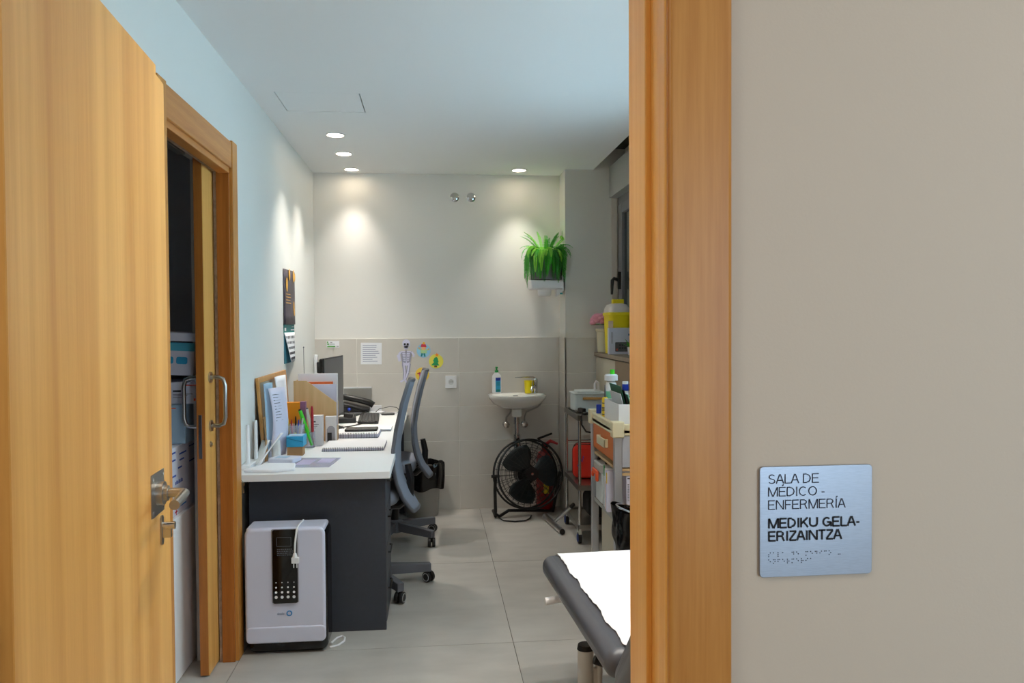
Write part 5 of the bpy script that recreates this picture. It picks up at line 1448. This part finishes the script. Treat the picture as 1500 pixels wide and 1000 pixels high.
flat(se, 'pelvis', BONE, [[(cx - .028, 1.160), (cx - .010, 1.152), (cx, 1.156), (cx + .010, 1.152), (cx + .028, 1.160), (cx + .018, 1.135), (cx, 1.130), (cx - .018, 1.135)]], .0006, W0 - .0014)
for x0, z0, x1, z1, x2, z2 in ((cx - .042, 1.238, cx - .060, 1.215, cx - .050, 1.165), (cx + .040, 1.238, cx + .062, 1.210, cx + .050, 1.200)):
    flat(se, 'arm', BONE, [bone(x0, z0, x1, z1, .008, .007), bone(x1, z1, x2, z2, .013 if x1 < cx else .006, .010 if x1 < cx else .007)], .0014)
for x0, z0, x1, z1, x2, z2, x3 in ((cx - .020, 1.148, cx - .012, 1.075, cx - .020, 1.018, -.028), (cx + .020, 1.148, cx + .010, 1.080, cx - .012, 1.020, .018)):
    flat(se, 'leg', GB, [bone(x0, z0, x1, z1, .015, .012), bone(x1, z1, x2, z2, .013, .010)], .0010)
    flat(se, 'leg_bone', BONE, [bone(x0, z0, x1, z1, .006, .006), bone(x1, z1, x2, z2, .006, .005), bone(x2, z2 + .002, x2 + x3, z2 - (.012 if x3 < 0 else .028), .006, .007)], .0006, W0 - .0011)
# three round paper crafts
c1_ = thing('paper_roundel', (-.078, wy, 1.25), 'pale blue paper roundel with a child in a red hat', 'paper decoration', 'paper roundels on the tiles')
flat(c1_, 'disc', LBLUE, [disc(.054, 30, -.078, 1.246)])
a_, b2 = -.078, 1.246
flat(c1_, 'coat', LGREEN, [[(a_ - .022, b2 + .012), (a_ + .020, b2 + .012), (a_ + .026, b2 - .020), (a_ - .024, b2 - .020)], bone(a_ - .020, b2 + .006, a_ - .034, b2 + .018, .006, .005), bone(a_ + .018, b2 + .004, a_ + .036, b2 + .010, .006, .005)], .0008, W0 - .0011)
flat(c1_, 'trousers', TEAL, [bone(a_ - .010, b2 - .020, a_ - .018, b2 - .044, .007, .005), bone(a_ + .004, b2 - .020, a_ + .010, b2 - .046, .007, .005)], .0008, W0 - .0011)
flat(c1_, 'face', SKIN, [disc(.018, 18, a_, b2 + .022), disc(.007, 10, a_ - .036, b2 + .022), disc(.007, 10, a_ + .038, b2 + .012)], .0008, W0 - .0020)
flat(c1_, 'hat', mat('hat_red', (216, 66, 84), .7), [[(a_ - .024, b2 + .030), (a_ + .024, b2 + .028), (a_ + .016, b2 + .050), (a_ - .016, b2 + .052)]], .0008, W0 - .0028)
flat(c1_, 'pompom', AMBER, [disc(.010, 12, a_ + .002, b2 + .058)], .0008, W0 - .0028)
c2_ = thing('paper_roundel', (.018, wy, 1.16), 'yellow paper roundel with a green Christmas tree', 'paper decoration', 'paper roundels on the tiles')
a_, b2 = .018, 1.163
flat(c2_, 'disc', mat('roundel_yellow', (236, 224, 90), .6), [disc(.056, 30, a_, b2)])
flat(c2_, 'tree', mat('tree_green', (44, 160, 96), .7), [[(a_ - .040, b2 - .030), (a_ + .026, b2 - .034), (a_ + .012, b2 - .010), (a_ + .020, b2 - .008), (a_ + .012, b2 + .026), (a_ + .002, b2 + .034), (a_ - .014, b2 + .026), (a_ - .024, b2 + .002), (a_ - .016, b2 - .006)]], .0008, W0 - .0011)
flat(c2_, 'trunk', mat('trunk_brown', (110, 66, 40), .7), [[(a_ - .014, b2 - .033), (a_ + .006, b2 - .034), (a_ + .008, b2 - .045), (a_ - .016, b2 - .045)]], .0008, W0 - .0011)
flat(c2_, 'star', mat('star_orange', (244, 140, 30), .6), [[(a_ + .006 + (.017 if k % 2 == 0 else .008) * math.sin(R_(36 * k)), b2 + .050 + (.017 if k % 2 == 0 else .008) * math.cos(R_(36 * k))) for k in range(10)]], .0008, W0 - .0020)
c3_ = thing('paper_roundel', (-.095, wy, 1.06), 'yellow paper roundel with a child in a pink top, lowest of three', 'paper decoration', 'paper roundels on the tiles')
a_, b2 = -.090, 1.062
flat(c3_, 'disc', mat('roundel_gold', (240, 206, 76), .6), [disc(.054, 30, a_, b2)])
flat(c3_, 'top', MAGENTA, [[(a_ - .026, b2 + .012), (a_ + .010, b2 + .004), (a_ + .012, b2 - .024), (a_ - .006, b2 - .038), (a_ - .022, b2 - .026)]], .0008, W0 - .0011)
flat(c3_, 'scarf', GREEN, [bone(a_ - .010, b2 + .018, a_ + .026, b2 + .002, .008, .006)], .0008, W0 - .0016)
flat(c3_, 'arms', mat('arm_red', (176, 44, 60), .7), [bone(a_ - .038, b2 + .006, a_ - .016, b2 + .014, .005, .004), bone(a_ - .014, b2 + .014, a_ + .012, b2 - .004, .004, .004)], .0008, W0 - .0020)
flat(c3_, 'face', SKIN, [disc(.019, 18, a_ + .012, b2 + .036)], .0008, W0 - .0020)
flat(c3_, 'hair', mat('hair_blond', (226, 206, 60), .7), [[(a_ + .010, b2 + .052), (a_ + .030, b2 + .054), (a_ + .034, b2 + .036), (a_ + .026, b2 + .044), (a_ - .004, b2 + .040)]], .0008, W0 - .0028)

# ================================================================== STORE ROOM
stc = thing('white_cupboard', (-1.3, 3.6, 0), 'plain white cupboard just inside the dark store room', 'cupboard')
MB().box(-1.60, -1.046, 3.02, 4.05, .005, .655).build('body', WHITE, stc, smooth=0)
MB().box(-1.60, -1.042, 3.02, 4.05, .658, .672).build('top', WHITE, stc, smooth=0)
ca = thing('printed_carton', (-1.3, 3.5, .673), 'large white carton with blue print on the store room cupboard', 'box')
MB().box(-1.55, -1.055, 3.05, 4.0, .6735, .955).build('carton', CARTON, ca, bevel=.002, smooth=0)
g = MB()
for k, (y_, l_, z_) in enumerate(((3.17, .05, .93), (3.17, .05, .90), (3.165, .06, .835), (3.27, .09, .915), (3.27, .06, .89), (3.25, .05, .86))):
    g.box(-1.0546, -1.054, y_, y_ + l_, z_, z_ + .007)
g.box(-1.0546, -1.054, 3.40, 3.62, .930, .934).box(-1.0546, -1.054, 3.40, 3.62, .865, .870)
x = 3.215
for k in range(7):
    g.box(-1.0546, -1.054, x, x + .008, .800, .812 + .004 * (k % 2)); x += .014
for q in g.v: q.y += .10
g.build('carton_print', mat('carton_ink', (40, 80, 170), .6), ca, smooth=0)
g = MB()
def ringp(b, y_, z_, ry, rz, t):
    for k in range(20):
        a0, a1 = 2 * math.pi * k / 20, 2 * math.pi * (k + 1) / 20
        b.add([Vector((-1.0542, y_ + (ry * s) * math.cos(a), z_ + (rz * s) * math.sin(a))) for s, a in ((1, a0), (1, a1), (t, a1), (t, a0))], [(0, 1, 2, 3)])
g.box(-1.0546, -1.054, 3.215, 3.228, .715, .765)
ringp(g, 3.262, .741, .026, .027, .62); ringp(g, 3.325, .741, .026, .027, .62)
g.box(-1.0546, -1.054, 3.225, 3.35, .700, .706)
for q in g.v: q.y += .10
g.build('number_print', mat('carton_cyan', (40, 120, 190), .6), ca, smooth=0)
MB().box(-1.0546, -1.054, 3.305, 3.335, .686, .692).box(-1.0546, -1.054, 3.317, 3.323, .676, .702).build('red_cross', mat('cross_red', (210, 50, 60), .6), ca, smooth=0)
gb = thing('tall_pale_carton', (-1.2, 3.3, .956), 'tall pale blue carton on top of the printed carton', 'box')
MB().box(-1.30, -1.038, 3.40, 3.60, .9565, 1.120).build('carton', CARTONB, gb, bevel=.002, smooth=0)
MB().box(-1.13, -1.075, 3.3992, 3.3998, 1.104, 1.108).build('print', CORAL, gb, smooth=0)
mb = thing('medicine_carton', (-1.2, 3.3, 1.157), 'white medicine carton with purple end on the pale blue one', 'box')
MMx = Matrix.Translation((-1.115, 3.545, 1.1215)) @ Matrix.Rotation(R_(4), 4, 'Z')
MB().box(-.18, .125, -.12, .12, 0, .092, MMx).build('carton', CARTON, mb, bevel=.001, seg=1, smooth=0)
MB().box(-.022, .0, -.1212, -.1202, 0, .092, MMx).box(-.18, -.02, -.1212, -.1202, 0, .092, MMx).build('purple_end', PURPLE, mb, smooth=0)
g = MB()
g.box(.012, .045, -.1212, -.1202, .050, .058, MMx)
for k in range(3): g.box(.012, .09 - k * .02, -.1212, -.1202, .040 - k * .007, .042 - k * .007, MMx)
g.build('print', GREYINK, mb, smooth=0)
MB().box(.05, .115, -.1212, -.1202, .076, .080, MMx).box(.095, .103, -.1212, -.1202, .012, .022, MMx).build('orange_print', CORAL, mb, smooth=0)
MB().obox((-1.02, 3.47, 1.226), (.09, .10, .004), (R_(12), R_(-18), R_(10))).build('open_flap', CARTON, mb, smooth=0)
gl = thing('glove_carton', (-1.2, 3.3, 1.26), 'pale blue glove carton with a raised lid high in the store room', 'box')
MG = Matrix.Translation((-1.118, 3.54, 1.262)) @ Matrix.Rotation(R_(3), 4, 'Z') @ Matrix.Rotation(R_(3), 4, 'Y')
MB().box(-.15, .10, -.11, .11, -.018, .120, MG).build('carton', CARTON, gl, bevel=.001, seg=1, smooth=0)
MB().box(-.15, .1005, -.1112, -.1102, .085, .120, MG).build('teal_band', mat('band_teal', (80, 176, 200), .6), gl, smooth=0)
MB().prism(rrect(.045, .030, .008), MG @ facing((.052, -.1105, .045), '-y'), .0008).prism(rrect(.040, .030, .008), MG @ facing((-.002, -.1105, .045), '-y'), .0008).build('blue_square', SKY, gl, smooth=0)
MB().box(-.15, .12, -.13, .11, .127, .162, MG).build('raised_lid', CARTON, gl, bevel=.001, seg=1, smooth=0)
db = thing('flat_cartons', (-1.1, 3.75, .956), 'grey carton stack deeper inside the store room', 'box')
MB().box(-1.40, -1.08, 3.67, 3.95, .9565, 1.335).build('carton', mat('carton_dark', (90, 92, 100), .7), db, smooth=0)
MB().box(-1.35, -1.035, 3.66, 3.86, 1.336, 1.372).build('top_carton', CARTON, db, bevel=.001, seg=1, smooth=0)
